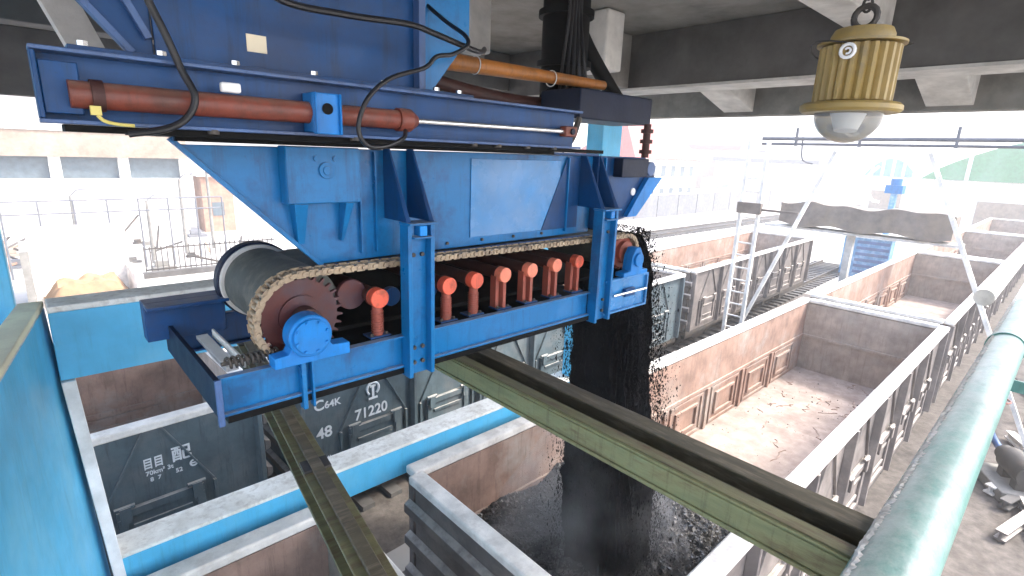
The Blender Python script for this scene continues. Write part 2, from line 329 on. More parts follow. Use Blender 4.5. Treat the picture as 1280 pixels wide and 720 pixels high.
    for s in (-1, 1):
        m = MB(); x = s * (L2 + 0.1)
        m.box(x, x + s * 0.24, -0.1, 0.1, 0.62, 0.84); m.prism([(x + s * 0.16, 0.52), (x + s * 0.34, 0.56), (x + s * 0.34, 0.92), (x + s * 0.16, 0.95)], -0.16, 0.12)
        m.build('coupler', 'iron', root)
        bx = s * (L2 - 1.9)
        m = MB()
        for e in (-1, 1):
            m.prism([(bx - 1.15, 0.42), (bx - 1.0, 0.66), (bx - 0.35, 0.72), (bx + 0.35, 0.72), (bx + 1.0, 0.66), (bx + 1.15, 0.42), (bx + 0.5, 0.4), (bx + 0.3, 0.28), (bx - 0.3, 0.28), (bx - 0.5, 0.4)], e * 0.95, e * 1.08)
        m.box(bx - 0.2, bx + 0.2, -0.94, 0.94, 0.36, 0.56); bg_ = m.build('bogie', 'iron', root)
        for wx in (-0.87, 0.87):
            m = MB()
            for e in (-1, 1):
                m.cyl((bx + wx, e * 0.66, 0.69), (bx + wx, e * 0.8, 0.69), 0.42, n=28); m.cyl((bx + wx, e * 0.655, 0.69), (bx + wx, e * 0.66, 0.69), 0.45, n=28)
            m.cyl((bx + wx, -0.66, 0.69), (bx + wx, 0.66, 0.69), 0.08, n=12); m.build('wheelset', 'iron', bg_)
    return root
wg = make_wagon('wagon'); wg.location = (8.0 + 1.0, 3.05, 0)
C1 = 'open railway wagons standing in rows'
tag(wg, 'open gondola wagon being filled with coal at its left half', 'railway wagon', C1)
def row2(x): return (x, 9.0 + x * ROT2, 0)
for loc, rz, lab in (
    ((22.02, 3.05, 0), 0, 'second wagon of the front row, empty, coupled right behind the one taking coal'),
    ((35.1, 3.05, 0), 0, 'third wagon of the front row, far off behind the splayed gauge frame'),
    ((48.2, 3.05, 0), 0, 'farthest wagon of the front row at the hazy upper right'),
    ((-4.36, 3.05, 0), 0, 'rusty-lined wagon cut off by the bottom left edge below the blue sill'),
    (row2(-4.1), ROT2, 'grey wagon seen through the blue opening with small white data block'),
    (row2(8.8), ROT2, 'grey wagon lettered C64K 48 71220 below the feeder frame'),
    (row2(21.9), ROT2, 'grey-brown wagon of the back row beside the white ladder')):
    n = dup(wg, loc, rz); n['label'] = lab
    if 'data block' in lab: wL = n
    if '71220' in lab: wC = n
    if 'front row' in lab or 'back row' in lab or 'hazy' in lab:
        for o_ in [n] + list(n.children_recursive):
            for sl in o_.material_slots:
                if sl.material == M['wagon']: sl.link = 'OBJECT'; sl.material = M['wagon2']
yt = -HW - 0.015 + 0.06
ys = -(HW - 0.05) - 0.008
for o_ in wg.children_recursive:
    for sl in o_.material_slots:
        if sl.material == M['wagon']: sl.link = 'OBJECT'; sl.material = M['wagon2']
# lettering on the 71220 wagon: local x = world x - 8.8 (wagon centre)
text('C', 0.25, (-5.92, ys, 2.47), wC); text('64K', 0.17, (-5.74, ys, 2.47), wC)
text('48', 0.27, (-5.90, ys, 1.96), wC)
text('71220', 0.27, (-5.22, ys, 2.06), wC, sx=0.95)
m = MB()   # railway emblem: open ring over a rail section
ex, ez = -4.86, 2.56
m.tube([(ex + 0.115 * math.cos(R(a)), ys - 0.006, ez + 0.115 * math.sin(R(a))) for a in range(-55, 236, 15)], 0.021, 6)
m.box(ex - 0.022, ex + 0.022, ys - 0.012, ys, ez - 0.16, ez + 0.03); m.box(ex - 0.055, ex + 0.055, ys - 0.0125, ys, ez + 0.0301, ez + 0.07); m.box(ex - 0.085, ex + 0.085, ys - 0.0125, ys, ez - 0.195, ez - 0.1601)
m.build('railway_emblem', 'white', wC)
text('67 41', 0.08, (-5.85, ys, 1.55), wC)
text('目目', 0.17, (4.70, ys, 2.44), wL, sx=0.7); text('配', 0.23, (5.02, ys, 2.43), wL, sx=1.05)
text('70km³ 3t', 0.085, (4.72, ys, 2.335), wL, sx=1.0); text('8  7', 0.08, (4.76, ys, 2.24), wL); text('52', 0.085, (5.05, ys, 2.245), wL)
m = MB(); m.tube([(5.27 + 0.042 * math.cos(R(a)), ys - 0.006, 2.31 + 0.042 * math.sin(R(a))) for a in range(0, 361, 20)], 0.011, 6)
m.box(5.24, 5.30, ys - 0.01, ys, 2.302, 2.318); m.build('data_ring', 'white', wL)

# ---------------------------------------------------------------- coal
def fbm(x, y, z=0.0): return noise.fractal(Vector((x, y, z)), 1.0, 2.0, 5)
def ch(x, y):
    h = 2.28 + 0.38 * math.exp(-((x - 4.6) ** 2 / 1.6 + (y - 2.8) ** 2 / 1.0)) - 0.62 * max(0, x - 5.85) ** 1.2 - 0.07 * max(0, 3.6 - x) - 0.18 * max(0, y - 3.4)
    return h + 0.10 * fbm(x * 1.6, y * 1.6) + 0.035 * fbm(x * 8, y * 8, 3)
nx, ny = 300, 120; x0, x1, y0, y1 = 2.9, 9.4, 1.66, 4.44
vs = []; fs = []
for j in range(ny + 1):
    for i in range(nx + 1):
        x = x0 + (x1 - x0) * i / nx; y = y0 + (y1 - y0) * j / ny
        vs.append((x, y, max(1.10, ch(x, y))))
for j in range(ny):
    for i in range(nx): a = j * (nx + 1) + i; fs.append((a, a + 1, a + nx + 2, a + nx + 1))
m = MB(); m.add(vs, fs); cp = m.build('coal_heap', 'coal'); tag(cp, 'black coal heap filling the left half of the front wagon', 'coal', kind='stuff')
OCT = [(1, 0, 0), (-1, 0, 0), (0, 1, 0), (0, -1, 0), (0, 0, 1), (0, 0, -1)]
OF = [(0, 2, 4), (2, 1, 4), (1, 3, 4), (3, 0, 4), (2, 0, 5), (1, 2, 5), (3, 1, 5), (0, 3, 5)]
def lump(m, c, r):
    rot = Matrix.Rotation(random.uniform(0, 6.28), 3, Vector((random.random(), random.random(), random.random() + .01)).normalized())
    m.add([Vector(c) + rot @ (Vector(p) * r * random.uniform(0.6, 1.3)) for p in OCT], OF)
m = MB()
for k in range(30000):
    x = random.uniform(x0, 8.6); y = random.uniform(y0 + .02, y1 - .02); z = ch(x, y)
    if z < 1.2: continue
    lump(m, (x, y, z + 0.004), 0.007 + 0.026 * random.random() ** 5)
tag(m.build('coal_lumps', 'coalrock', smooth=False), 'glinting coal lumps scattered over the heap in the wagon', 'coal lumps', kind='stuff')
m = MB()
for k in range(350):
    x = 8.2 + random.random() ** 1.3 * 6.6; y = random.uniform(1.7, 4.4)
    if fbm(x * 0.9, y * 1.6, 5) < 0.02 and random.random() < 0.8: continue
    lump(m, (x, y, 1.153), 0.006 + 0.02 * random.random() ** 4)
tag(m.build('floor_debris', 'iron', smooth=False), 'dark crumbs scattered on the empty floor of the front wagon', 'crumbs', kind='stuff')
m = MB()
for k in range(26):
    x = random.uniform(8.6, 14.6); y = random.uniform(1.8, 4.2); a0 = random.gauss(0.2, 0.5); L_ = random.uniform(0.15, 0.7)
    P_ = []
    for q in range(9):
        t = q / 8; P_.append((x + L_ * t * math.cos(a0) + 0.08 * fbm(t * 3, k), y + L_ * t * math.sin(a0) + 0.12 * fbm(k, t * 3), 0.05 * math.sin(math.pi * t) * random.uniform(0.3, 1)))
    if any(not (1.62 < p[1] < 4.42) or p[0] > 15 for p in P_): continue
    m.add([(p[0], p[1] + p[2] * e, FZ + 0.004 + (0.012 if e == 0 else 0)) for p in P_ for e in (-0.6, 0, 0.6)], [(i * 3 + j, i * 3 + j + 1, i * 3 + j + 4, i * 3 + j + 3) for i in range(8) for j in (0, 1)])
tag(m.build('floor_residue', 'rust'), 'thin dark residue ridges across the empty pale wagon floor', 'residue', kind='stuff')
# falling curtain
def fall(t, s):      # s 0 inner .. 1 outer
    vx = 0.35 + 0.75 * s
    return 3.36 + 0.28 * s + vx * t * 0.8, 6.0 + 0.06 * s + 0.1 * t - 4.9 * t * t
vs = []; fs = []; NR = 260; NC = 110
for i in range(NR + 1):
    t = 0.87 * (i / NR) ** 0.8
    xi, z = fall(t, 0.1); xo, zo = fall(t, 0.9)
    cx = (xi + xo) / 2; rx = (xo - xi) / 2 * (0.92 + 0.1 * t); sp = 0.275 + 0.12 * t + 0.04 * math.sin(z * 2.3)
    for k in range(NC):
        a = 2 * math.pi * k / NC; ca, sa = math.cos(a), math.sin(a)
        e = 0.45; px = math.copysign(abs(ca) ** e, ca); py = math.copysign(abs(sa) ** e, sa)
        nn = 1 + (0.12 + 0.16 * t) * fbm(ca * 2.5, sa * 2.5, z * 0.9) + 0.13 * fbm(ca * 7, sa * 7, z * 1.5) + 0.07 * fbm(ca * 26, sa * 26, z * 6)
        vs.append((cx + rx * px * nn, 2.66 + sp * py * nn, z))
for i in range(NR):
    for k in range(NC): fs.append((i * NC + k, i * NC + (k + 1) % NC, (i + 1) * NC + (k + 1) % NC, (i + 1) * NC + k))
m = MB(); m.add(vs, fs + [tuple(range(NC))])
tag(m.build('falling_coal', 'gloomcoal'), 'dense black curtain of coal pouring off the feeder into the wagon', 'coal stream', kind='stuff')
m = MB()
for k in range(60000):
    t = 0.9 * random.random() ** 0.7; edge = random.random()
    if edge < 0.55: s = random.choice((0.9, 0.1)) + random.gauss(0, 0.02 + 0.055 * t); yy = random.gauss(0, 0.2 + 0.14 * t)
    else: s = random.uniform(0.1, 0.95); yy = random.choice((-1, 1)) * (0.30 + 0.13 * t + abs(random.gauss(0, 0.015 + 0.05 * t)) - 0.03)
    x, z = fall(t, s)
    if abs(yy) > 0.36 + 0.4 * t: continue
    q = 0.0022 + 0.006 * random.random() ** 5; st = 1 + 5 * t * random.random()
    rot = Matrix.Rotation(random.uniform(0, 6.28), 3, 'Z')
    c_ = Vector((x, 2.66 + yy, z)); a_ = [rot @ (Vector(p) * q * random.uniform(0.6, 1.3)) for p in OCT]
    m.add([(c_.x + v.x, c_.y + v.y, c_.z + v.z * st) for v in a_], OF)
tag(m.build('falling_lumps', 'gloomcoal', smooth=False), 'fine loose coal streaking around the falling curtain', 'coal pieces', kind='stuff')
m = MB()
m.tube([(4.0, 2.75, 4.3), (4.0, 2.8, 3.9), (4.0, 2.85, 3.3), (4.0, 2.9, 2.8), (4.05, 2.95, 2.3)], [0.3, 0.55, 0.8, 1.05, 1.15], 28)
du = tag(m.build('coal_dust', 'black'), 'thin dark dust cloud round the foot of the falling coal', 'dust', kind='stuff')
dm = bpy.data.materials.new('coal_dust'); dm.use_nodes = True; n_ = dm.node_tree.nodes; n_.clear(); l_ = dm.node_tree.links
o2 = n_.new('ShaderNodeOutputMaterial'); pv = n_.new('ShaderNodeVolumePrincipled'); tc = n_.new('ShaderNodeTexCoord'); nz = n_.new('ShaderNodeTexNoise'); mrg = n_.new('ShaderNodeMapRange')
pv.inputs['Color'].default_value = (0.55, 0.54, 0.53, 1); nz.inputs['Scale'].default_value = 1.9; nz.inputs['Detail'].default_value = 3
l_.new(tc.outputs['Object'], nz.inputs['Vector']); l_.new(nz.outputs[0], mrg.inputs[0]); mrg.inputs[1].default_value = 0.42; mrg.inputs[2].default_value = 0.75; mrg.inputs[4].default_value = 1.2
l_.new(mrg.outputs[0], pv.inputs['Density']); l_.new(pv.outputs[0], o2.inputs['Volume']); du.data.materials.clear(); du.data.materials.append(dm)

# ---------------------------------------------------------------- blue loading portal (cyan steel)
root = empty('loading_portal', (0, 4.8, 0))
tag(root, 'light blue steel portal with dusty sill and rectangular opening', 'portal')
P = lambda *a: tuple(a)
m = MB(); m.box(0.13, 6.4, 0.0, 0.26, 2.86, 3.22); sill = m.build('sill_beam', 'cyan', root, 0.006)
m = MB(); m.box(0.13, 6.4, -0.02, 0.30, 3.223, 3.26); m.build('sill_ledge', 'dustytop', sill, 0.01)
m = MB(); m.box(0.02, 6.4, 0.0, 0.2, 4.86, 5.38); hd = m.build('header_panel', 'cyan', root, 0.006)
m = MB(); m.box(0.02, 6.4, -0.03, 0.26, 5.384, 5.43); m.build('header_ledge', 'dustytop', hd, 0.01)
m = MB(); m.prism([(0.02, 4.856), (0.105, 4.856), (0.205, 2.86), (0.125, 2.86)], -0.03, 0.24); m.build('jamb_trim', 'whitetrim', root, 0.006)
m = MB(); m.box(5.85, 6.1, 0.01, 0.2, 3.262, 4.857); m.build('jamb_post', 'cyan', root, 0.006)
ckp = [(-0.52, -3.3), (0.01, 0.0), (-0.13, 0.0), (-0.68, -3.3)]
def skew(z0, z1, off0, off1):
    v = [(ckp[0][0], ckp[0][1], z0), (ckp[1][0] + off0, ckp[1][1] + 0.2, z0), (ckp[2][0], 0.2, z0), (ckp[3][0], ckp[3][1], z0),
         (ckp[0][0], ckp[0][1], z1), (ckp[1][0] + off1, 0.2, z1), (ckp[2][0], 0.2, z1), (ckp[3][0], ckp[3][1], z1)]
    return MB().add(v, [(0, 3, 2, 1), (4, 5, 6, 7), (0, 1, 5, 4), (1, 2, 6, 5), (2, 3, 7, 6), (3, 0, 4, 7)])
ck = skew(2.5, 5.38, 0.11, 0.0).build('cheek_wall', 'cyan', root, 0.006)
skew(5.384, 5.43, 0.0, 0.0).build('cheek_ledge', 'tanledge', ck, 0.008)
m = MB(); m.box(-2.2, -0.14, 5.02, 5.3, 5.0, 8.1)
tag(m.build('blue_column', 'cyan', None, 0.01), 'broad light blue column at the left picture edge under the roof', 'column')
m = MB(); m.box(6.3, 6.75, 4.9, 5.2, 0.0, 7.95)
tag(m.build('blue_column', 'cyan', None, 0.01), 'narrow light blue column behind the coal curtain and navy box', 'column')

# ---------------------------------------------------------------- rail beams crossing under the feeder
def rail_beam(name, pts_l, wtop, lab):
    pass
root = empty('twin_beam', (1.82, 0.25, 5.35)); tag(root, 'pair of yellow-green steel beams running from the feeder to the teal pipe', 'steel beam')
m = MB(); m.box(0, 0.085, 0, 3.6, -0.012, 0.0); m.box(-0.004, 0.012, 0, 3.6, -0.105, -0.013); m.box(-0.012, 0.1, 0, 3.6, -0.125, -0.106)
m.box(0.07, 0.085, 0, 3.6, -0.105, -0.013)
m.build('front_beam', 'greenbeam', root, 0.004)
m = MB(); m.box(0.012, 0.075, 0, 3.6, 0.001, 0.008); m.build('wear_strip', 'ochre', root)
m = MB(); m.box(0.2, 0.31, 0, 3.6, -0.012, 0.0); m.box(0.25, 0.262, 0, 3.6, -0.105, -0.013); m.box(0.2, 0.31, 0, 3.6, -0.125, -0.106)
m.build('rear_beam', 'brownbeam', root, 0.004)
m = MB(); m.box(0.1, 0.2, 0, 3.6, -0.122, -0.115); m.build('gap_shade_plate', 'black', root)  # black plate paints the dark gap between the two beams
a, b = Vector((0.505, 0.35, 5.35)), Vector((0.975, 3.75, 5.35))
root = empty('single_beam', a, math.atan2(b.y - a.y, b.x - a.x)); Lb = (b - a).length
tag(root, 'grimy olive steel rail beam leaving the frame below the left drum', 'steel beam')
m = MB(); m.box(0, Lb, -0.055, 0.055, -0.012, 0.0); m.box(0, Lb, -0.006, 0.006, -0.11, -0.013); m.box(0, Lb, -0.055, 0.055, -0.125, -0.111); m.build('flanged_beam', 'ochre', root, 0.003)
m = MB(); m.box(0, Lb, -0.022, 0.022, 0.001, 0.02); m.build('running_rail', 'brownbeam', root, 0.003)
for i in range(4):
    m = MB(); m.box(0.7 + i * 0.8, 0.78 + i * 0.8, -0.052, 0.052, 0.001, 0.012); m.build('clip', 'iron', root)

# ---------------------------------------------------------------- teal pipe and what lies beyond it
pts = [(-4, 0.135, 5.33), (40, 0.135, 5.33)]
m = MB(); m.cyl((-4, 0.17, 5.33), (26, 0.17, 5.33), 0.108, n=48)
root = tag(m.build('teal_pipe', 'teal'), 'thick dusty teal green pipe rising to the right edge', 'pipe')
vs = []; fs = []; NN = 2600
for i in range(NN + 1):
    x = 0.6 + 19 * (i / NN) ** 1.5; wd = 0.17 + 0.14 * fbm(x * 14, 3) + 0.14 * fbm(x * 50, 9); c_ = R(38) + 0.12 * fbm(x * 5, 1)
    for q, hh in ((-1, 0.0), (-0.4, 0.009), (0.4, 0.009), (1, 0.0)):
        a_ = c_ + q * max(0.03, wd); rr = 0.1085 + hh * (0.6 + 0.5 * fbm(x * 23.7, q * 1.7 + 0.3)); vs.append((x, 0.17 + rr * math.cos(a_), 5.33 + rr * math.sin(a_)))
for i in range(NN):
    for q in range(3): a_ = i * 4 + q; fs.append((a_, a_ + 1, a_ + 5, a_ + 4))
MB().add(vs, fs).build('dust_crust', 'dustytop', root)
for x in (5.2, 11.5, 18):
    m = MB(); m.cyl((x, 0.17, 5.33), (x + 0.06, 0.17, 5.33), 0.118, n=40); m.build('weld_band', 'teal', root)
m = MB(); m.cyl((9.0, 0.62, 5.0), (20.5, 0.62, 5.0), 0.11, n=28); m.cyl((20.5, 0.62, 5.0), (20.9, 0.62, 5.0), 0.16, n=28)
tag(m.build('pale_pipe', 'rim'), 'dusty pale flanged pipe ending just left of the teal pipe', 'pipe')
# walkway bits at the lower right
root = empty('valve_stand', (14.6, -0.25, 0), 0.5); tag(root, 'grimy pump and valve set on the ground right of the teal pipe', 'pump')
m = MB(); m.box(-0.6, 0.7, -0.5, 0.5, 0.01, 0.25); m.build('plinth', 'concrete', root, 0.02)
m = MB(); m.cyl((-0.45, 0, 0.6), (0.35, 0, 0.6), 0.26, n=24); m.cyl((0.35, 0, 0.6), (0.6, 0, 0.6), 0.18, n=24)
m.box(-0.4, -0.2, -0.2, 0.2, 0.25, 0.45); m.box(0.1, 0.3, -0.2, 0.2, 0.25, 0.45); m.build('pump_body', 'iron', root)
m = MB(); m.tube(spline([(0.6, 0, 0.6), (0.9, 0, 0.62), (1.1, 0.1, 0.9), (1.1, 0.1, 1.5)]), 0.07, 12); m.build('riser_pipe', 'bluegrey', root)
m = MB(); m.tube([(1.1 + 0.2 * math.cos(R(k)), 0.1 + 0.2 * math.sin(R(k)), 1.62) for k in range(0, 361, 20)], 0.02, 6); m.build('handwheel', 'red', root)
root = empty('handrail', (17, -0.25, 0)); tag(root, 'pale tube handrail beside the far end of the teal pipe', 'handrail')
for x in (0, 2.2, 4.4, 6.6, 8.8):
    m = MB(); m.cyl((x, 0, 0), (x, 0, 1.9), 0.035, n=10); m.build('post', 'rim', root)
for z in (1.0, 1.9):
    m = MB(); m.cyl((0, 0, z), (8.8, 0, z), 0.035, n=10); m.build('rail', 'teal', root)
for k in range(14):
    m = MB(); c = (random.uniform(8, 22), random.uniform(-2.2, -0.3), 0.02)
    q = [(0.28 * math.cos(a_) * random.uniform(.6, 1.2), 0.2 * math.sin(a_) * random.uniform(.6, 1.2)) for a_ in [i * 0.785 for i in range(8)]]
    m.add([(c[0] + u, c[1] + v, 0.01) for u, v in q] + [(c[0] + u * .6, c[1] + v * .6, 0.14) for u, v in q],
          [tuple(range(8, 16))] + [(i, (i + 1) % 8, 8 + (i + 1) % 8, 8 + i) for i in range(8)])
    tag(m.build('rubble_stone', 'concrete'), 'rubble stone lying on the dirt right of the wagons', 'stone', 'rubble stones on the dirt')

# ---------------------------------------------------------------- belt feeder (the machine)
FD = empty('belt_feeder', (0, 2.2, 5.5)); tag(FD, 'bright blue chain-driven belt feeder with hopper over the wagons', 'belt feeder')
def fpart(mb, name, m, bevel=0.0, parent=None):
    # geometry is written in world coordinates; shift into the feeder's frame
    mb.v = [(x, y - 2.2, z - 5.5) for x, y, z in mb.v]
    return mb.build(name, m, parent or FD, bevel)
def channel(x0, x1, y, z0, z1, d_=0.05, t=0.012):
    return MB().box(x0, x1, y, y + t, z0, z1).box(x0, x1, y - d_ + t, y - 0.0004, z1 - t, z1).box(x0, x1, y - d_ + t, y - 0.0004, z0, z0 + t)
fpart(channel(0.474, 2.79, 2.2, 5.52, 5.69, 0.04), 'side_beam', 'blue', 0.002)
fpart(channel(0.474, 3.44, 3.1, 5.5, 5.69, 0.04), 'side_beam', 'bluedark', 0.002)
fpart(MB().box(0.49, 3.3, 2.175, 2.235, 5.488, 5.519), 'shadow_rail', 'black')  # black strip paints the shadow under the beam's bottom flange
fpart(MB().box(0.452, 0.472, 2.162, 3.1, 5.53, 5.69), 'end_beam', 'navy', 0.002)
fpart(MB().box(0.45, 0.473, 2.145, 2.161, 5.495, 5.695), 'end_plate', 'bluegrey', 0.002)
fpart(MB().box(0.79, 0.81, 2.155, 2.199, 5.46, 5.69).box(0.835, 0.845, 2.155, 2.199, 5.46, 5.69), 'stiffener', 'blue', 0.002)
fpart(MB().box(0.36, 0.72, 3.0, 3.1, 5.62, 5.82).box(0.36, 0.72, 2.9, 3.0, 5.80, 5.82), 'far_bracket', 'bluedark', 0.004)
# tensioner plate and spring in the left corner of the frame
fpart(MB().box(0.53, 0.58, 2.3, 2.8, 5.66, 5.68).box(0.60, 0.61, 2.3, 2.8, 5.66, 5.70), 'slide_plate', 'rim', 0.002)
pts = [(0.52 + 0.2 * k / 140, 2.24 + 0.022 * math.cos(k * 0.42), 5.722 + 0.022 * math.sin(k * 0.42)) for k in range(141)]
fpart(MB().tube(pts, 0.006, 6), 'tension_spring', 'iron')
fpart(MB().cyl((0.5, 2.24, 5.722), (0.78, 2.24, 5.722), 0.009, n=8), 'tension_rod', 'iron')
# cross ties
for i, x in enumerate((1.04, 1.2, 1.5, 1.95, 2.4, 2.85)):
    fpart(MB().box(x, x + 0.06, 2.213, 3.09, 5.51, 5.57), 'cross_tie', 'black')  # black so the ties sink into the frame's painted shade
fpart(MB().box(1.0, 3.1, 2.24, 3.08, 5.575, 5.585), 'shade_pan', 'black')  # black sheet added to paint the frame interior dark
# posts: H columns rising from the beam
for x0_, x1_, m_ in ((1.312, 1.462, 'blue'), (2.79, 2.96, 'blue')):
    p = MB().box(x0_, x0_ + 0.022, 2.12, 2.196, 5.475, 6.25).box(x1_ - 0.022, x1_, 2.12, 2.196, 5.475, 6.25).box(x0_ + 0.0221, x1_ - 0.0221, 2.165, 2.18, 5.475, 6.19)
    p.box(x0_ - 0.004, x1_ + 0.004, 2.096, 2.2, 6.2505, 6.262).box(x0_ + 0.0221, x1_ - 0.0221, 2.10, 2.164, 6.185, 6.195)
    po = fpart(p, 'post', m_, 0.002)
    xc = (x0_ + x1_) / 2
    fpart(MB().box(xc - 0.02, xc + 0.02, 2.101, 2.16, 6.198, 6.248), 'top_lug', 'bluebright', 0.003, po)
    for zz in (5.54, 5.62, 6.1):
        for xx in (x0_ + 0.05, x1_ - 0.05):
            fpart(MB().cyl((xx, 2.164, zz), (xx, 2.15, zz), 0.011, n=6), 'bolt', 'iron', 0, po)
    # tapering gussets up the hopper wall
    for xx in (x0_ + 0.004, x1_ - 0.016):
        fpart(MB().add([(xx, 2.345, 6.6), (xx, 2.30, 6.6), (xx, 2.14, 6.262), (xx, 2.345, 6.262), (xx + 0.012, 2.345, 6.6), (xx + 0.012, 2.30, 6.6), (xx + 0.012, 2.12, 6.262), (xx + 0.012, 2.345, 6.262)],
                       [(0, 1, 2, 3), (7, 6, 5, 4), (0, 4, 5, 1), (1, 5, 6, 2), (2, 6, 7, 3), (3, 7, 4, 0)]), 'gusset', 'bluedark')
# hopper
hp = fpart(MB().add([(0.455, 2.35, 6.585), (0.985, 2.35, 6.065), (2.93, 2.35, 6.075), (2.93, 2.35, 6.595), (0.98, 2.97, 6.585), (1.40, 2.97, 6.065), (2.93, 2.97, 6.075), (2.93, 2.97, 6.595)],
      [(0, 1, 2, 3), (7, 6, 5, 4), (0, 4, 5, 1), (1, 5, 6, 2), (2, 6, 7, 3), (3, 7, 4, 0)]), 'hopper', 'blue', 0.003)
fpart(MB().prism([(2.44, 6.12), (2.66, 6.585), (2.785, 6.585), (2.785, 6.12)], 2.338, 2.3425), 'shade_plate', 'bluedark', 0.001, hp)  # dark sheet painting the shaded triangle beside the right post
fpart(MB().box(1.86, 2.60, 2.343, 2.3495, 6.12, 6.56), 'sheen_panel', 'bluelit', 0.002, hp)  # paler sheet painting the bright reflection on the hopper wall
fpart(MB().prism([(0.425, 6.6), (0.44, 6.612), (0.985, 6.07), (0.985, 6.045)], 2.325, 2.349), 'hopper_lip', 'blue', 0.002, hp)
fpart(MB().box(0.44, 2.93, 2.30, 2.3495, 6.5965, 6.612), 'hopper_lip', 'bluedark', 0.002, hp)
fpart(MB().box(0.985, 2.93, 2.325, 2.3495, 6.045, 6.06), 'hopper_skirt', 'bluegrey', 0.002, hp)
for x in (1.18, 1.26, 2.66):
    fpart(MB().box(x, x + 0.008, 2.325, 2.3497, 6.10, 6.58), 'rib', 'blue', 0, hp)
for x in (1.55, 1.7, 1.95, 2.2, 2.45):
    fpart(MB().cyl((x, 2.3495, 6.10), (x, 2.338, 6.10), 0.009, n=6), 'bolt', 'iron', 0, hp)
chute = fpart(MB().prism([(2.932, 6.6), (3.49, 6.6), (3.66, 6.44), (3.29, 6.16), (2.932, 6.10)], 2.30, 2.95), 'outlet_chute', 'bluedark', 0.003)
fpart(MB().prism([(3.50, 6.455), (3.69, 6.455), (3.38, 6.17), (3.26, 6.17)], 2.26, 2.299), 'chute_lip', 'bluebright', 0.002, chute)
fpart(MB().box(3.10, 3.42, 2.22, 2.299, 6.46, 6.59), 'gearbox', 'navy', 0.006, chute)
fpart(MB().cyl((3.46, 2.30, 6.52), (3.46, 2.22, 6.52), 0.05, n=20), 'bearing_cap', 'bluegrey', 0, chute)
fpart(MB().cyl((3.05, 2.302, 6.33), (3.05, 2.292, 6.33), 0.035, n=18), 'hole_cover', 'whitetrim', 0, chute)
fpart(MB().cyl((3.36, 2.302, 6.35), (3.36, 2.292, 6.35), 0.028, n=18), 'hole_cover', 'whitetrim', 0, chute)
fpart(MB().box(2.99, 3.0, 2.28, 2.2995, 6.12, 6.59), 'rib', 'blue', 0, chute)
# square access box with two tapering legs and a round boss
bx = fpart(MB().box(0.822, 1.154, 2.27, 2.349, 6.352, 6.594), 'access_box', 'bluegrey' if False else 'blue', 0.005)
fpart(MB().box(0.825, 1.151, 2.264, 2.2695, 6.355, 6.591), 'cover_plate', 'bluebright' if False else 'blue', 0.002, bx)
fpart(MB().cyl((0.995, 2.264, 6.495), (0.995, 2.254, 6.495), 0.036, n=24).cyl((0.995, 2.254, 6.495), (0.995, 2.248, 6.495), 0.02, n=24), 'round_boss', 'blue', 0.002, bx)
for dx in (-0.045, 0.04): fpart(MB().cyl((0.995 + dx, 2.264, 6.545), (0.995 + dx, 2.256, 6.545), 0.012, n=12), 'screw', 'blue', 0, bx)
for a0, a1, c0, c1 in ((0.852, 0.912, 0.875, 0.905), (1.085, 1.125, 1.075, 1.09)):
    fpart(MB().add([(a0, 2.275, 6.351), (a1, 2.275, 6.351), (c1, 2.325, 6.17), (c0, 2.325, 6.17), (a0, 2.349, 6.351), (a1, 2.349, 6.351), (c1, 2.349, 6.17), (c0, 2.349, 6.17)],
                   [(0, 1, 2, 3), (7, 6, 5, 4), (0, 4, 5, 1), (1, 5, 6, 2), (2, 6, 7, 3), (3, 7, 4, 0)]), 'tapered_leg', 'blue', 0.002, bx)
# drum, belt
SX, SZ, SR = 0.85, 5.85, 0.205
DZ = 5.885
fpart(MB().cyl((SX + .03, 2.36, DZ), (SX + .03, 2.90, DZ), 0.178, n=56), 'tail_drum', 'rubber')
fpart(MB().cyl((SX + .03, 2.901, DZ), (SX + .03, 2.93, DZ), 0.195, n=56), 'drum_band', 'concpale', 0.004)
fpart(MB().cyl((SX + .03, 2.931, DZ), (SX + .03, 3.0, DZ), 0.205, n=56), 'drum_flange', 'navy', 0.006)
fpart(MB().box(0.9, 3.26, 2.4, 2.93, 6.01, 6.035), 'belt', 'rubber')
fpart(MB().box(0.9, 3.26, 2.4, 2.93, 5.70, 5.72), 'belt', 'black')
fpart(MB().box(1.05, 3.1, 2.95, 2.97, 5.56, 6.03), 'shade_backing', 'black')  # black sheet painting the dark depth behind the rollers
fpart(MB().cyl((3.27, 2.38, 5.90), (3.27, 2.95, 5.90), 0.12, n=40), 'head_drum', 'rubber')
def sprocket(cx, cz, r, y, nt_, m_, name='sprocket'):
    poly = []
    for k in range(nt_):
        a0 = 2 * math.pi * k / nt_
        for da, rr in ((0, 0.86), (0.28, 0.87), (0.42, 1.0), (0.58, 1.0), (0.72, 0.87)):
            a_ = a0 + da * 2 * math.pi / nt_; poly.append((cx + rr * r * math.cos(a_), cz + rr * r * math.sin(a_)))
    return fpart(MB().prism(poly, y, y + 0.018), name, m_)
sp = sprocket(SX, SZ, 0.198, 2.285, 30, 'redsprocket')
fpart(MB().cyl((SX, 2.284, SZ), (SX, 2.272, SZ), 0.10, n=36), 'hub_plate', 'redsprocket', 0, sp)
fpart(MB().cyl((SX, 2.25, SZ), (SX, 2.18, SZ), 0.06, n=30), 'hub', 'redbrown', 0, sp)
sp = sprocket(3.28, 5.905, 0.135, 2.285, 20, 'salmon')
fpart(MB().cyl((3.28, 2.284, 5.905), (3.28, 2.25, 5.905), 0.085, n=36), 'hub_plate', 'salmon', 0, sp)
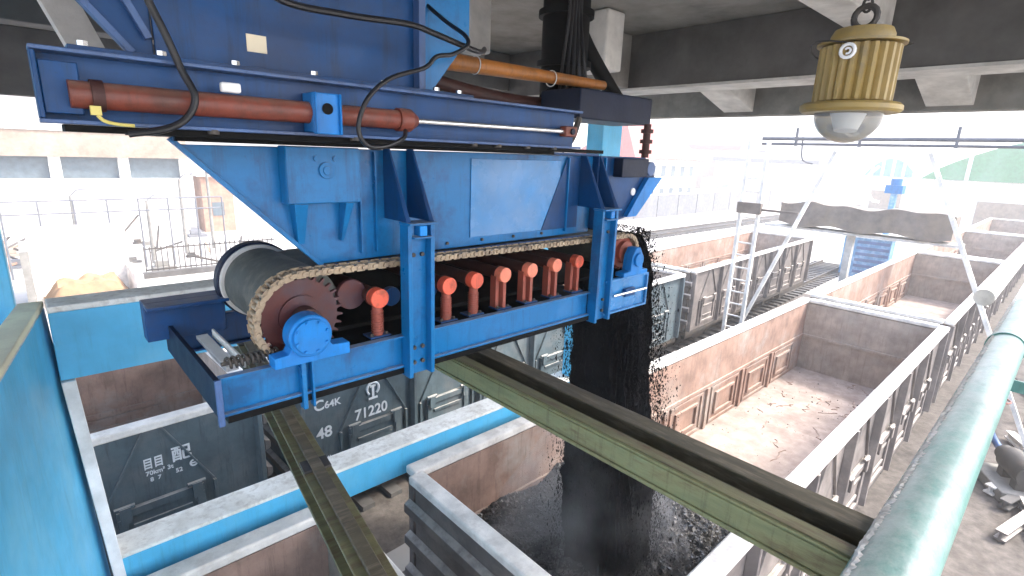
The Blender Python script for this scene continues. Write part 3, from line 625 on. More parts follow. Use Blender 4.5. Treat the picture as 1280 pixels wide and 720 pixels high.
# bearing housings
b1 = fpart(MB().cyl((0.82, 2.185, 5.815), (0.82, 2.10, 5.815), 0.093, n=40), 'bearing_housing', 'bluebright', 0.008)
fpart(MB().cyl((0.82, 2.0995, 5.815), (0.82, 2.088, 5.815), 0.078, n=40), 'cover', 'bluebright', 0.004, b1)
for k in range(8):
    a_ = k * math.pi / 4 + 0.3; fpart(MB().cyl((0.82 + 0.068 * math.cos(a_), 2.088, 5.815 + 0.068 * math.sin(a_)), (0.82 + 0.068 * math.cos(a_), 2.080, 5.815 + 0.068 * math.sin(a_)), 0.007, n=6), 'bolt', 'bluebright', 0, b1)
fpart(MB().prism([(0.67, 5.6915), (1.0, 5.6915), (1.0, 5.745), (0.92, 5.75), (0.89, 5.80), (0.76, 5.80), (0.73, 5.745), (0.67, 5.74)], 2.12, 2.195), 'pedestal_foot', 'bluebright', 0.004, b1)
b2 = fpart(MB().prism([(3.12, 5.752), (3.42, 5.752), (3.42, 5.785), (3.35, 5.79), (3.34, 5.90), (3.30, 5.96), (3.25, 5.96), (3.21, 5.90), (3.20, 5.79), (3.12, 5.785)], 2.14, 2.22), 'bearing_housing', 'bluebright', 0.006)
fpart(MB().cyl((3.275, 2.14, 5.87), (3.275, 2.12, 5.87), 0.05, n=24), 'cover', 'bluebright', 0.004, b2)
tb = MB().box(2.93, 3.46, 2.15, 2.17, 5.735, 5.75).box(2.93, 3.46, 2.15, 2.17, 5.495, 5.51).box(3.445, 3.46, 2.15, 2.17, 5.51, 5.735).box(2.93, 3.46, 2.171, 2.185, 5.495, 5.75)
tk = fpart(tb, 'takeup_box', 'bluelit', 0.002)
fpart(MB().box(3.16, 3.28, 2.14, 2.1695, 5.60, 5.66), 'slider', 'bluedark', 0.003, tk)
fpart(MB().cyl((3.02, 2.145, 5.63), (3.43, 2.145, 5.63), 0.010, n=8), 'screw_rod', 'steel', 0, tk)
# chain: outer plates and pins round both sprockets
path = []
R1 = SR - 0.002; R2_ = 0.128
for k in range(0, 25): a_ = R(-125 - k * (235 - 88 - 0) / 24.0); path.append((SX + R1 * math.cos(a_), SZ + R1 * math.sin(a_)))
path = [(SX + R1 * math.cos(R(a_)), SZ + R1 * math.sin(R(a_))) for a_ in range(245, 86, -6)]
path += [(SX + (3.28 - SX) * k / 60, (SZ + R1) + (5.905 + R2_ - SZ - R1) * k / 60) for k in range(1, 60)]
path += [(3.28 + R2_ * math.cos(R(a_)), 5.905 + R2_ * math.sin(R(a_))) for a_ in range(88, -60, -10)]
def resample(p, step):
    out = [p[0]]; acc = 0
    for a_, b_ in zip(p, p[1:]):
        L_ = math.dist(a_, b_); t = step - acc
        while t <= L_: out.append((a_[0] + (b_[0] - a_[0]) * t / L_, a_[1] + (b_[1] - a_[1]) * t / L_)); t += step
        acc = (acc + L_) % step
    return out
lk = resample(path, 0.028); m = MB()
for i in range(len(lk) - 1):
    (xa, za), (xb, zb) = lk[i], lk[i + 1]; o_ = 0.004 if i % 2 else 0.0
    for yy in (2.236 + o_, 2.318 - o_):
        m.bar((xa - (xb - xa) * .2, yy, za - (zb - za) * .2), (xb + (xb - xa) * .2, yy, zb + (zb - za) * .2), 0.033 if i % 2 else 0.021, 0.005, up=(0, 1, 0))
    m.cyl((xa, 2.230, za), (xa, 2.324, za), 0.0105, n=8)
fpart(m, 'drive_chain', 'chain')
# support rollers: orange end caps on dull stems
for i, (x, z, r_) in enumerate(((1.21, 5.89, .048), (1.625, 5.892, .047), (1.815, 5.895, .046), (2.03, 5.90, .045), (2.255, 5.90, .045), (2.48, 5.905, .044), (2.70, 5.905, .043))):
    ro = fpart(MB().cyl((x, 2.215, z), (x, 2.27, z), r_, n=32), 'support_roller', 'orangeworn' if i in (3, 4, 5) else 'orange', 0.003)
    fpart(MB().cyl((x, 2.271, z), (x, 2.285, z), r_ * 1.02, n=28).cyl((x, 2.286, z), (x, 2.92, z), r_ * 0.8, n=20), 'roller_tube', 'redbrown', 0, ro)
    m = MB()
    if i < 3:
        m.cyl((x, 2.25, 5.70), (x, 2.25, z - r_ * .7), 0.026, n=16)
        for q in range(9): m.cyl((x, 2.25, 5.712 + q * 0.013), (x, 2.25, 5.718 + q * 0.013), 0.031, n=16)
    else:
        m.box(x - 0.008, x + 0.014, 2.225, 2.275, 5.70, z - r_ * .6); m.box(x - 0.045, x - 0.02, 2.25, 2.30, 5.70, z - r_ * .2)
    fpart(m, 'stem', 'salmon', 0, ro)
    fpart(MB().box(x - 0.055, x + 0.055, 2.215, 2.30, 5.6915, 5.70), 'base_plate', 'bluedark', 0.001, ro)
    for dx in (-0.04, 0.04): fpart(MB().cyl((x + dx, 2.235, 5.70), (x + dx, 2.235, 5.712), 0.008, n=6), 'bolt', 'iron', 0, ro)
fpart(MB().cyl((1.12, 2.33, 5.90), (1.12, 2.36, 5.90), 0.075, n=30), 'idler_wheel', 'redsprocket', 0.004)
for x in (1.33, 1.56): fpart(MB().cyl((x, 2.31, 5.86), (x, 2.345, 5.86), 0.05, n=24), 'idler_wheel', 'bluedark', 0.004)

# ---------------------------------------------------------------- upper carriage with hydraulic ram
UP = empty('upper_hopper', (0, 2.2, 6.83)); tag(UP, 'dark blue upper hopper hanging from the ceiling above the ram', 'hopper')
def upart(mb, name, m, bevel=0.0, parent=None, org=(0, 2.2, 6.83), root=None):
    mb.v = [(x - org[0], y - org[1], z - org[2]) for x, y, z in mb.v]
    return mb.build(name, m, parent or root or UP, bevel)
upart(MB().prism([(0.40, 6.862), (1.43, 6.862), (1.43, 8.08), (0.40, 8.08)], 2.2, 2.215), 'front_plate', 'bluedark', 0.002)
upart(MB().add([(1.434, 2.2, 6.862), (1.50, 2.2, 6.864), (1.72, 2.2, 7.13), (1.72, 2.2, 8.08), (1.434, 2.2, 8.08), (1.434, 3.0, 6.862), (1.50, 3.0, 6.864), (1.72, 3.0, 7.13), (1.72, 3.0, 8.08), (1.434, 3.0, 8.08)],
              [(0, 1, 2, 3, 4), (9, 8, 7, 6, 5), (0, 5, 6, 1), (1, 6, 7, 2), (2, 7, 8, 3), (3, 8, 9, 4), (4, 9, 5, 0)]), 'side_chute', 'blue', 0.003)
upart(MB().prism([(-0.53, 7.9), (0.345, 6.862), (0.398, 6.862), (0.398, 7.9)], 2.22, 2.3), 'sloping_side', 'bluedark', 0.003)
for a_, b_ in (((-0.07, 7.35), (0.335, 6.87)), ((0.18, 7.35), (0.385, 6.92))):
    upart(MB().bar((a_[0], 2.205, a_[1]), (b_[0], 2.205, b_[1]), 0.022, 0.03, up=(0, 1, 0)), 'edge_flange', 'bluegrey', 0.002)
upart(MB().box(1.40, 1.434, 2.15, 2.199, 6.862, 8.0), 'corner_rib', 'bluegrey', 0.002)
fl = upart(MB().box(0.16, 1.66, 2.08, 2.30, 6.842, 6.858), 'flange', 'bluedark', 0.002)
for x in (0.2, 0.4, 0.62, 0.9, 1.2, 1.47, 1.6):
    upart(MB().cyl((x, 2.12, 6.8585), (x, 2.12, 6.875), 0.015, n=6).cyl((x, 2.12, 6.82), (x, 2.12, 6.8415), 0.012, n=8), 'bolt', 'steel', 0, fl)
upart(MB().box(0.688, 0.758, 2.196, 2.1995, 6.925, 6.985), 'sticker', 'sticker')
HR = empty('ram_carriage', (0, 2.05, 6.63)); tag(HR, 'long blue channel rail carrying the hydraulic ram above the hopper', 'channel rail')
ro_ = (0, 2.05, 6.63)
upart(MB().box(0.07, 2.36, 2.05, 2.062, 6.645, 6.823), 'web', 'bluedark', 0.002, org=ro_, root=HR)
for z_ in (6.8235, 6.633): upart(MB().box(0.07, 2.36, 1.985, 2.062, z_, z_ + 0.0115), 'flange', 'bluegrey', 0.002, org=ro_, root=HR)
upart(MB().box(0.071, 0.083, 1.986, 2.049, 6.646, 6.822).box(0.084, 0.17, 2.0, 2.04, 6.66, 6.80), 'end_bracket', 'bluedark', 0.003, org=ro_, root=HR)
upart(MB().box(0.12, 2.6, 2.01, 2.12, 6.612, 6.632).box(0.40, 2.45, 2.13, 3.1, 6.6125, 6.64), 'slide_rail', 'black', 0, org=ro_, root=HR)
upart(MB().box(0.40, 2.45, 2.27, 2.298, 6.6135, 6.64).box(0.44, 2.45, 2.27, 2.298, 6.596, 6.6134), 'dark_gap_strip', 'black', 0, org=ro_, root=HR)  # black strip added over a bright reflection in the dark gap
for x in (0.5, 1.0, 1.6, 1.75, 1.95, 2.15):
    upart(MB().cyl((x, 2.0, 6.636), (x, 2.0, 6.622), 0.018, n=12), 'guide_roller', 'iron', 0, org=ro_, root=HR)
tr = upart(MB().box(0.82, 0.925, 1.95, 1.962, 6.64, 6.785).box(0.82, 0.83, 1.9625, 2.049, 6.646, 6.785).box(0.915, 0.925, 1.9625, 2.049, 6.646, 6.785).box(0.822, 0.83, 1.935, 1.9495, 6.64, 6.785).box(0.915, 0.923, 1.935, 1.9495, 6.64, 6.785), 'trunnion_bracket', 'bluebright', 0.004, org=ro_, root=HR)
upart(MB().cyl((0.872, 1.9495, 6.73), (0.872, 1.945, 6.73), 0.02, n=24), 'pin_hole', 'black', 0, tr, org=ro_)
HC = empty('hydraulic_ram', (0.12, 2.0, 6.715)); tag(HC, 'red-brown hydraulic ram with bright steel rod lying in the channel', 'hydraulic ram'); ho = (0.12, 2.0, 6.715)
upart(MB().cyl((0.14, 2.0, 6.715), (1.19, 2.0, 6.715), 0.038, n=36), 'barrel', 'red', 0.003, org=ho, root=HC)
upart(MB().cyl((1.191, 2.0, 6.715), (1.25, 2.0, 6.715), 0.046, n=36).cyl((1.25, 2.0, 6.715), (1.285, 2.0, 6.715), 0.046, 0.022, n=36), 'gland', 'red', 0, org=ho, root=HC)
upart(MB().cyl((0.19, 2.0, 6.715), (0.22, 2.0, 6.715), 0.044, n=36), 'barrel_collar', 'redbrown', 0, org=ho, root=HC)
upart(MB().cyl((1.285, 2.0, 6.715), (2.22, 2.0, 6.722), 0.012, n=18), 'rod', 'steel', 0, org=ho, root=HC)
upart(MB().box(2.215, 2.31, 1.975, 2.025, 6.695, 6.75), 'clevis', 'red', 0.006, org=ho, root=HC)
upart(MB().cyl((2.265, 1.974, 6.722), (2.265, 1.965, 6.722), 0.016, n=16), 'pin', 'navy', 0, org=ho, root=HC)
upart(MB().box(0.52, 0.58, 1.94, 1.965, 6.755, 6.785), 'port_block', 'whitetrim', 0.006, org=ho, root=HC)
m = MB().box(0.18, 0.205, 1.955, 1.975, 6.66, 6.685).tube(spline([(0.195, 1.965, 6.66), (0.21, 1.965, 6.645), (0.24, 1.965, 6.638), (0.28, 1.965, 6.636)]), 0.005, 8)
tag(m.build('plug_connector', 'yellow'), 'small yellow plug and lead hanging under the left end of the ram', 'connector')
# navy box at the right end and the drive chain / hanger below it
m = MB().box(3.05, 3.97, 2.6, 3.0, 6.86, 7.07)
tag(m.build('motor_housing', 'navy', None, 0.01), 'navy steel box above the right end of the feeder', 'motor box')
m = MB().cyl((3.78, 2.5, 6.86), (3.78, 2.5, 6.60), 0.03, n=14)
for z in (6.82, 6.74, 6.66): m.cyl((3.78, 2.5, z), (3.78, 2.5, z - 0.03), 0.05, n=14)
tag(m.build('hanger_spindle', 'redbrown'), 'dark red flanged spindle hanging under the navy box', 'spindle')
m = MB().tube(spline([(2.60, 2.35, 6.62), (2.64, 2.3, 6.70), (2.70, 2.3, 6.83)]), 0.02, 8)
tag(m.build('link_rod', 'iron'), 'short dark link rod between feeder top and navy box', 'rod')
# orange-brown pipe
root = tag(MB().cyl((2.0, 2.9, 7.14), (3.68, 2.9, 7.165), 0.055, 0.036, n=24).build('brown_pipe', 'copper'), 'orange-brown pipe sloping behind the upper hopper', 'pipe')
for x in (2.32, 3.05): MB().tube([(x, 2.9 + 0.056 * math.cos(R(k)), 7.148 + 0.056 * math.sin(R(k))) for k in range(0, 361, 20)], 0.004, 6).build('tie_band', 'whitetrim', root)
m = MB().tube(spline([(1.95, 3.1, 7.06), (2.5, 3.1, 7.0), (3.0, 3.1, 6.98), (3.7, 3.1, 7.02)]), 0.05, 14)
tag(m.build('lower_pipe', 'redbrown'), 'dark red-brown pipe running below the orange-brown pipe', 'pipe')
# black riser with branch
root = tag(MB().cyl((3.62, 3.3, 6.9), (3.62, 3.3, 8.1), 0.2, n=32).build('black_riser', 'black'), 'fat black vertical pipe coming down from the ceiling', 'pipe')
for z in (7.32, 7.72): MB().cyl((3.62, 3.3, z), (3.62, 3.3, z + 0.05), 0.235, n=32).build('collar', 'black', root)
for k in range(5): MB().tube(spline([(3.40 + k * 0.03, 3.08 - k * 0.01, 8.09), (3.39 + k * 0.035, 3.06, 7.7), (3.36 + k * 0.04, 3.07 - 0.02 * k, 7.35), (3.25 + k * 0.09, 3.0, 7.05)]), 0.014, 8).build('cable_run', 'hose', root)
MB().tube(spline([(3.7, 3.3, 7.75), (3.95, 3.3, 7.5), (4.25, 3.25, 7.2), (4.4, 3.2, 7.05)]), 0.07, 16).build('branch', 'black', root)
MB().tube(spline([(3.55, 3.2, 7.35), (3.42, 3.15, 7.15), (3.2, 3.1, 7.03)]), 0.05, 14).build('branch', 'black', root)
# hoses
for nm, pts, r_, lab in (
    ('cable', [(0.27, 1.95, 7.2), (0.35, 1.95, 6.99), (0.385, 1.95, 6.9), (0.415, 1.95, 6.81), (0.44, 1.93, 6.73), (0.41, 1.93, 6.665), (0.35, 1.93, 6.63), (0.26, 1.95, 6.612)], 0.011, 'thick black cable curving down across the left end of the ram'),
    ('cable', [(0.6, 1.95, 7.2), (0.71, 1.95, 7.07), (0.95, 1.95, 7.06), (1.22, 1.95, 7.075), (1.35, 1.95, 7.06), (1.59, 1.97, 7.03), (1.9, 2.3, 7.12), (2.3, 2.8, 7.2)], 0.012, 'black cable running along the top of the upper hopper'),
    ('cable', [(1.46, 2.3, 7.3), (1.50, 2.1, 7.16), (1.50, 1.95, 7.08), (1.475, 1.9, 7.03), (1.40, 1.9, 6.985), (1.32, 1.9, 6.965), (1.26, 1.9, 6.915), (1.11, 1.9, 6.86), (1.02, 1.9, 6.79), (0.975, 1.9, 6.71), (0.97, 1.9, 6.645), (1.01, 1.9, 6.602), (1.09, 1.9, 6.608), (1.16, 1.9, 6.64), (1.2, 1.95, 6.67)], 0.009, 'looping black hose feeding the gland of the ram')):
    tag(MB().tube(spline(pts), r_, 10).build(nm, 'hose'), lab, 'cable')

# ---------------------------------------------------------------- roof of the loading shed
struct(MB().box(-3.5, 8.3, -1.7, 11.3, 8.1, 8.3).build('roof_slab', 'concrete'))  # left and near edges, out of view, cut back to let light under
def cbeam(x0_, x1_, y0_, y1_, z0_, z1_, m_, lab, hn=None):
    o = MB().box(x0_, x1_, y0_, y1_, z0_, z1_).build('roof_beam', m_, None, 0.012); tag(o, lab, 'roof beam', 'concrete roof beams'); return o
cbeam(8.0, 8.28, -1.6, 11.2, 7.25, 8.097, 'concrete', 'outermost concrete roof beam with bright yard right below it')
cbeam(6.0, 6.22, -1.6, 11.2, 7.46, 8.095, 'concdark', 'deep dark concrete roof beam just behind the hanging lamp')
bsof = MB().box(5.98, 6.5, -1.59, 11.19, 7.43, 7.459).build('lit_soffit', 'concpale', [o for o in bpy.data.objects if o.get('label', '').startswith('deep dark')][0])  # pale strip paints the bounced light on the beam's underside
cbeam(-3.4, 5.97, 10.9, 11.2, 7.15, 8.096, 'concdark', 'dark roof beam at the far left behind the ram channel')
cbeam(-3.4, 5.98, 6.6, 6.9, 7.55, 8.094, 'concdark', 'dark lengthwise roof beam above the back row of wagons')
cbeam(2.9, 5.985, 1.50, 1.80, 7.8, 8.098, 'concpale', 'pale short roof beam running towards the hanging lamp')  # pale colour paints the light on its soffit
for y, lab in ((1.28, 'pale stub beam between the two roof beams right of the lamp'), (3.75, 'pale stub beam between the two roof beams left of the lamp')):
    o = MB().prism([(6.222, 7.55), (7.2, 7.52), (7.998, 7.30), (7.998, 8.09), (6.222, 8.09)], y - 0.22, y + 0.22).build('stub_beam', 'concpale', None, 0.01); tag(o, lab, 'stub beam', 'stub beams')  # pale colour stands for the light on these haunches
o = MB().bar((0.16, 3.0, 7.3), (0.33, 3.0, 6.86), 0.12, 0.1, up=(0, 1, 0)).build('light_wedge_strut', 'concpale'); tag(o, 'slanting strut painted pale as a wedge of light left of the upper hopper', 'strut')  # bright wedge of light put in as a pale bar
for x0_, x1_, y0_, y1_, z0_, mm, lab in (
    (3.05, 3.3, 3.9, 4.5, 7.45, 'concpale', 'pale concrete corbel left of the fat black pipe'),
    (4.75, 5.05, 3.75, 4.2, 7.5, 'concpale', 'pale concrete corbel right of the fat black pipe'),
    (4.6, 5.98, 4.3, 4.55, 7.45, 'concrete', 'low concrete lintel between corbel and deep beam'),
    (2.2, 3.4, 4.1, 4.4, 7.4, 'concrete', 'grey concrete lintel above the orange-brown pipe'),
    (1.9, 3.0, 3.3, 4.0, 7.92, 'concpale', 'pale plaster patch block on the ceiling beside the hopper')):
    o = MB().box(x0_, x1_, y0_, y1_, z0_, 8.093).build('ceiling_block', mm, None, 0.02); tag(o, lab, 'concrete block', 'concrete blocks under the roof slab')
for x, y, lab in ((-8.5, 10.9, 'concrete corner pillar far left'),):
    pass

# ---------------------------------------------------------------- hanging flameproof lamp
c = (2.30, 0.66, 6.72)
root = empty('hanging_lamp', c); tag(root, 'ochre ribbed flameproof lamp with clear glass dome hanging at top right', 'lamp')
prof = []; m = MB(); n_ = 72
for z_, r_ in ((0.10, 0.105), (0.105, 0.128), (0.29, 0.128), (0.295, 0.115)):
    prof.append((r_, z_))
vs = []; fs = []
for r_, z_ in prof:
    for k in range(n_):
        rr = r_ * (1.0 if k % 3 else 0.90); vs.append((rr * math.cos(2 * math.pi * k / n_), rr * math.sin(2 * math.pi * k / n_), z_))
for i in range(len(prof) - 1):
    for k in range(n_): fs.append((i * n_ + k, i * n_ + (k + 1) % n_, (i + 1) * n_ + (k + 1) % n_, (i + 1) * n_ + k))
MB().add(vs, fs + [tuple(range(n_)), tuple(len(prof) * n_ - n_ + k for k in range(n_))]).build('ribbed_body', 'gold', root)
MB().lathe([(0.0, 0.099), (0.155, 0.099), (0.165, 0.09), (0.165, 0.075), (0.155, 0.066), (0.10, 0.066)], (0, 0, 0), 40).build('lower_flange', 'gold', root)
MB().lathe([(0.0, 0.35), (0.09, 0.35), (0.10, 0.33), (0.10, 0.31), (0.14, 0.305), (0.14, 0.297), (0.0, 0.297)], (0, 0, 0), 40).build('top_cap', 'gold', root)
MB().lathe([(0.112, 0.066)] + [(0.112 * math.cos(R(a_)), 0.06 - 0.10 * math.sin(R(a_))) for a_ in range(0, 91, 9)], (0, 0, 0), 40).build('glass_dome', 'glass', root)
MB().cyl((0, 0, 0.065), (0, 0, 0.02), 0.045, 0.03, n=20).build('bulb', 'whitetrim', root)
em = MB().tube([(-0.133, 0.022 * math.cos(R(k)), 0.262 + 0.022 * math.sin(R(k))) for k in range(0, 361, 24)], 0.006, 6).tube([(-0.133, 0.009 * math.cos(R(k)), 0.262 + 0.009 * math.sin(R(k))) for k in range(30, 300, 24)], 0.004, 6)
em.build('round_emblem', 'whitetrim', root)
MB().tube([(-0.01, 0.036 * math.cos(R(k)), 0.39 + 0.036 * math.sin(R(k))) for k in range(0, 361, 24)], 0.011, 8).build('eye_ring', 'iron', root)
MB().tube([(0.16 * math.cos(R(k)), 0.16 * math.sin(R(k)), 0.285 - 0.02 * math.sin(R(k * 2))) for k in range(-60, 200, 20)], 0.003, 6).build('wire', 'iron', root)
m = MB(); z = 6.72 + 0.41
while z < 8.1:
    k_ = len(m.v) // 90 % 2
    m.tube([(c[0] - 0.01 + (0.014 * math.cos(R(q)) if k_ else 0), c[1] + (0 if k_ else 0.014 * math.cos(R(q))), z + 0.024 * math.sin(R(q)) + 0.02) for q in range(0, 361, 24)], 0.005, 6); z += 0.04
tag(m.build('lamp_chain', 'iron'), 'iron link chain holding the ochre lamp', 'chain')

# ---------------------------------------------------------------- ladder, gauge frame, suspended bar
def ladder():
    r = empty('white_ladder', (14.9, 6.28, 0)); tag(r, 'tall white ladder standing between the wagon rows', 'ladder')
    for y in (-0.25, 0.25): MB().box(-0.04, 0.04, y - 0.045, y + 0.045, 0, 7.15).build('stile', 'wall', r)
    for k in range(19): MB().cyl((0, -0.25, 0.4 + k * 0.36), (0, 0.25, 0.4 + k * 0.36), 0.022, n=8).build('rung', 'wall', r)
    MB().box(-0.16, -0.045, -0.36, 0.3, 5.2, 5.5).build('junction_box', 'tarp', r); MB().box(-0.1, -0.045, -1.3, -0.361, 5.3, 5.36).build('arm', 'tarp', r)
    return r
ladder()
r = empty('overhead_pipe_rack', (15.6, 0, 7.1)); tag(r, 'thin grey overhead pipe rack spanning across the yard behind the lamp', 'pipe rack')
for z, rr in ((0.0, 0.035), (0.14, 0.05)): MB().cyl((0, 6.5, z), (0, -3, z), rr, n=10).build('pipe', 'grey', r)
for y in (5.6, 4.1, 2.2, 0.6, -1.4): MB().box(-0.04, 0.04, y - 0.03, y + 0.03, -0.05, 0.42).build('bracket', 'grey', r)
MB().tube(spline([(0, 5.45, 0.2), (0, 5.4, -0.3), (0, 5.3, -0.45), (0, 5.1, -0.5)]), 0.02, 6).build('loose_wire', 'grey', r)
r = empty('gauge_frame', (16, 3.5, 0)); tag(r, 'splayed grey A-legs of the loading gauge straddling the front row', 'gauge frame')
MB().bar((0, 1.21, 6.95), (0, 3.55, 0.05), 0.09, 0.09).build('leg', 'wall', r)
MB().bar((0, -0.8, 6.95), (0, -4.0, 0.05), 0.09, 0.09).build('leg', 'wall', r)
m = MB(); N_ = 40
for j in range(2):
    pass
vs = []; 
top = lambda y: 5.0 + 0.05 * math.sin(y * 1.9) + 0.05 * math.sin(y * 4.3)
for i in range(N_ + 1):
    y = 2.9 + 5.9 * i / N_
    for dx in (0, 1.1): vs += [(24 + dx + 0.08 * math.sin(y * 5 + dx), y, top(y)), (24 + dx, y, 4.08 + 0.08 * math.sin(y * 3))]
fs = [(0, 1, 3, 2), (4 * N_, 4 * N_ + 2, 4 * N_ + 3, 4 * N_ + 1)]
for i in range(N_):
    a_ = 4 * i; b_ = a_ + 4
    fs += [(a_, b_, b_ + 1, a_ + 1), (a_ + 2, a_ + 3, b_ + 3, b_ + 2), (a_, a_ + 2, b_ + 2, b_), (a_ + 1, b_ + 1, b_ + 3, a_ + 3)]
cr = empty('covered_conveyor', (0, 0, 0)); tag(cr, 'brown tarpaulin-covered conveyor crossing over the wagons in the distance', 'conveyor')
MB().add(vs, fs).build('tarpaulin', 'tarp', cr)
MB().box(24.1, 25.0, 2.6, 9.4, 3.88, 3.98).build('deck', 'concpale', cr)
for y in (6.1,): MB().box(24.4, 24.7, y - 0.12, y + 0.12, 0, 3.875).build('trestle', 'concpale', cr)
# blue clad hut and person-sized blue machine
r = empty('blue_hut', (38, 8.4, 0), 0.1); tag(r, 'small pale blue slatted hut between the tracks far behind', 'hut')
MB().box(-1, 1, -1.2, 1.2, 0, 2.4).build('wall', 'skyblue', r)
for k in range(6): MB().box(-1.06, -1.002, -1.15, 0.5, 0.25 + k * 0.36, 0.42 + k * 0.36).build('slat', 'bluegrey', r)
MB().box(-1.05, -1.003, 0.75, 1.0, 0, 2.3).build('corner_post', 'blue', r)
MB().box(-1.15, 1.15, -1.35, 1.35, 2.402, 2.5).build('roof', 'wall', r)
r = empty('signal_mast', (40, 8.1, 0)); tag(r, 'white mast with blue head box beyond the covered conveyor', 'mast')
MB().box(-0.15, 0.15, -0.15, 0.15, 0, 5.0).build('post', 'skyblue', r)
MB().box(-0.4, 0.4, -0.45, 0.45, 5.0, 5.5).cyl((0, 0, 5.5), (0, 0, 5.9), 0.3, n=16).build('head_box', 'blue', r)
MB().tube(spline([(0, 1.1, 6.6), (0, 1.6, 5.8), (0, 1.2, 4.6), (0, 0.7, 4.4)]), 0.09, 8).build('hoop', 'wall', r)

# ---------------------------------------------------------------- background
def windows(r, x0_, x1_, n_, y, z0_, z1_, side=-1):
    for k in range(n_):
        c_ = x0_ + (x1_ - x0_) * (k + 0.5) / n_; w_ = min(1.1, (x1_ - x0_) / n_ * 0.5) / 2
        f_ = MB().box(c_ - w_ - .08, c_ + w_ + .08, y + side * 0.06, y, z0_ - .08, z1_ + .08).build('window', 'wall', r)
        MB().box(c_ - w_, c_ + w_, y + side * 0.08, y + side * 0.062, z0_, z1_).build('pane', 'window', f_)
r = empty('station_house', (62, 40, 0)); tag(r, 'white house with hipped red roof behind the right end of the feeder', 'house')
MB().box(-4, 12.5, 0, 9, 0, 6.6).build('wall', 'wall', r)
MB().add([(-4.8, -0.8, 6.55), (13.3, -0.8, 6.55), (13.3, 9.8, 6.55), (-4.8, 9.8, 6.55), (0, 4.5, 11.6), (8.5, 4.5, 11.6)], [(0, 1, 5, 4), (1, 2, 5), (2, 3, 4, 5), (3, 0, 4), (3, 2, 1, 0)]).build('roof', 'redroof', r)
windows(r, -3, 12, 6, 0, 4.2, 5.6); windows(r, -3, 12, 6, 0, 1.2, 2.6)
r = empty('yard_wall', (40, 33, 0)); tag(r, 'long grey panel wall in front of the red-roofed house', 'wall')
for k in range(12): MB().box(k * 4.5, k * 4.5 + 4.35, 0, 0.2, 0, 2.5).build('panel', 'grey', r)
MB().box(0, 54, -0.05, 0.25, 2.502, 2.62).build('coping', 'wall', r)
r = empty('white_bus', (92, 44, 0), 0.2); tag(r, 'white coach parked beyond the grey yard wall', 'coach')
MB().box(-5, 5, 0, 2.5, 0.6, 3.6).build('body', 'wall', r, 0.2); MB().box(-4.6, 4.6, -0.03, -0.002, 1.9, 3.0).build('window_band', 'window', r)
for x in (-3.2, 3.2): MB().cyl((x, -0.05, 0.5), (x, 0.3, 0.5), 0.5, n=20).build('wheel', 'hose', r)
def arch_shed(x, y0_, y1_, depth, z0_, rise, roofm, lab):
    r = empty('arched_shed', (x, (y0_ + y1_) / 2, 0)); hw = (y1_ - y0_) / 2
    MB().box(0, depth, -hw + .3, hw - .3, 0, z0_).build('wall', 'wall', r)
    N = 20; pr = [(-hw + 2 * hw * k / N, z0_ + 0.02 + rise * math.sin(math.pi * k / N) ** 0.8) for k in range(N + 1)]
    MB().prism(pr, -0.3, depth + 0.3, 'x').build('roof', roofm, r)
    for k in range(1, N, 4):
        u, v = pr[k]; MB().box(-0.45, -0.302, u - 0.18, u + 0.18, z0_ + 0.05, v + 0.12).build('rib', 'wall', r)
    MB().box(-0.1, -0.002, -hw * 0.6, hw * 0.6, 0.4, z0_ * 0.6).build('door', 'beige', r)
    tag(r, lab, 'shed', 'arched sheds'); return r
arch_shed(78, -14, 13.5, 30, 5.4, 5.0, 'greenroof', 'large green arched shed at the far right')
arch_shed(95, 17, 23.5, 20, 5.2, 2.6, 'tealroof', 'smaller teal arched shed left of the large green one')
r = empty('white_tank_hall', (100, 38, 0)); tag(r, 'long low white hall in the haze beside the arched sheds', 'hall')
MB().box(0, 18, -6, 12, 0, 6.5).build('wall', 'wall', r); MB().box(-0.4, 18.4, -6.4, 12.4, 6.503, 7.2).build('roof', 'grey', r)
r = empty('brown_depot', (118, 62, 0)); tag(r, 'brown depot building below the ridge left of the ladder', 'depot')
MB().box(0, 30, -8, 12, 0, 9).build('wall', 'beige', r); MB().box(-0.6, 30.6, -8.6, 12.6, 9.003, 10).build('roof', 'redroof', r)
# left background
r = empty('long_gallery', (0, 45, 0)); tag(r, 'long beige gallery building with a band of windows behind the left side', 'building')
MB().box(-40, 9.0, 0, 8, 0, 3.9).build('lower_wall', 'wall', r)
MB().box(-40, 9.3, -0.15, 8.1, 5.3, 6.9).build('upper_wall', 'beige', r)
MB().box(-40, 9.0, 0.4, 7.6, 3.902, 5.298).build('window_band', 'window', r)
for k in range(14): MB().box(-38 + k * 3.6, -37.4 + k * 3.6, 0.05, 0.39, 3.902, 5.298).build('pilaster', 'wall', r)
MB().box(-40, 9.2, -0.25, 8.2, 6.903, 7.3).build('roof_slab', 'wall', r)
def pole(x, y, h, lab):
    r = empty('yard_pole', (x, y, 0)); MB().cyl((0, 0, 0), (0, 0, h), 0.11, 0.07, n=10).build('mast', 'concrete', r)
    MB().tube(spline([(0, 0, h - 0.05), (0.3, 0, h + 0.25), (0.75, 0, h + 0.3)]), 0.04, 6).build('lamp_arm', 'grey', r); tag(r, lab, 'pole', 'poles in the yard')
pole(1.9, 36, 3.6, 'left one of the poles above the brown soil heap'); pole(4.9, 34, 3.4, 'pole by the white bay right of the soil heap')
pole(6.9, 36, 4.4, 'pole left of the brick hut, near the fence'); pole(8.6, 37, 4.9, 'pole directly beside the brick hut')
r = empty('brick_hut', (10.2, 44, 0)); tag(r, 'narrow orange brick hut beside the drum, far left', 'hut')
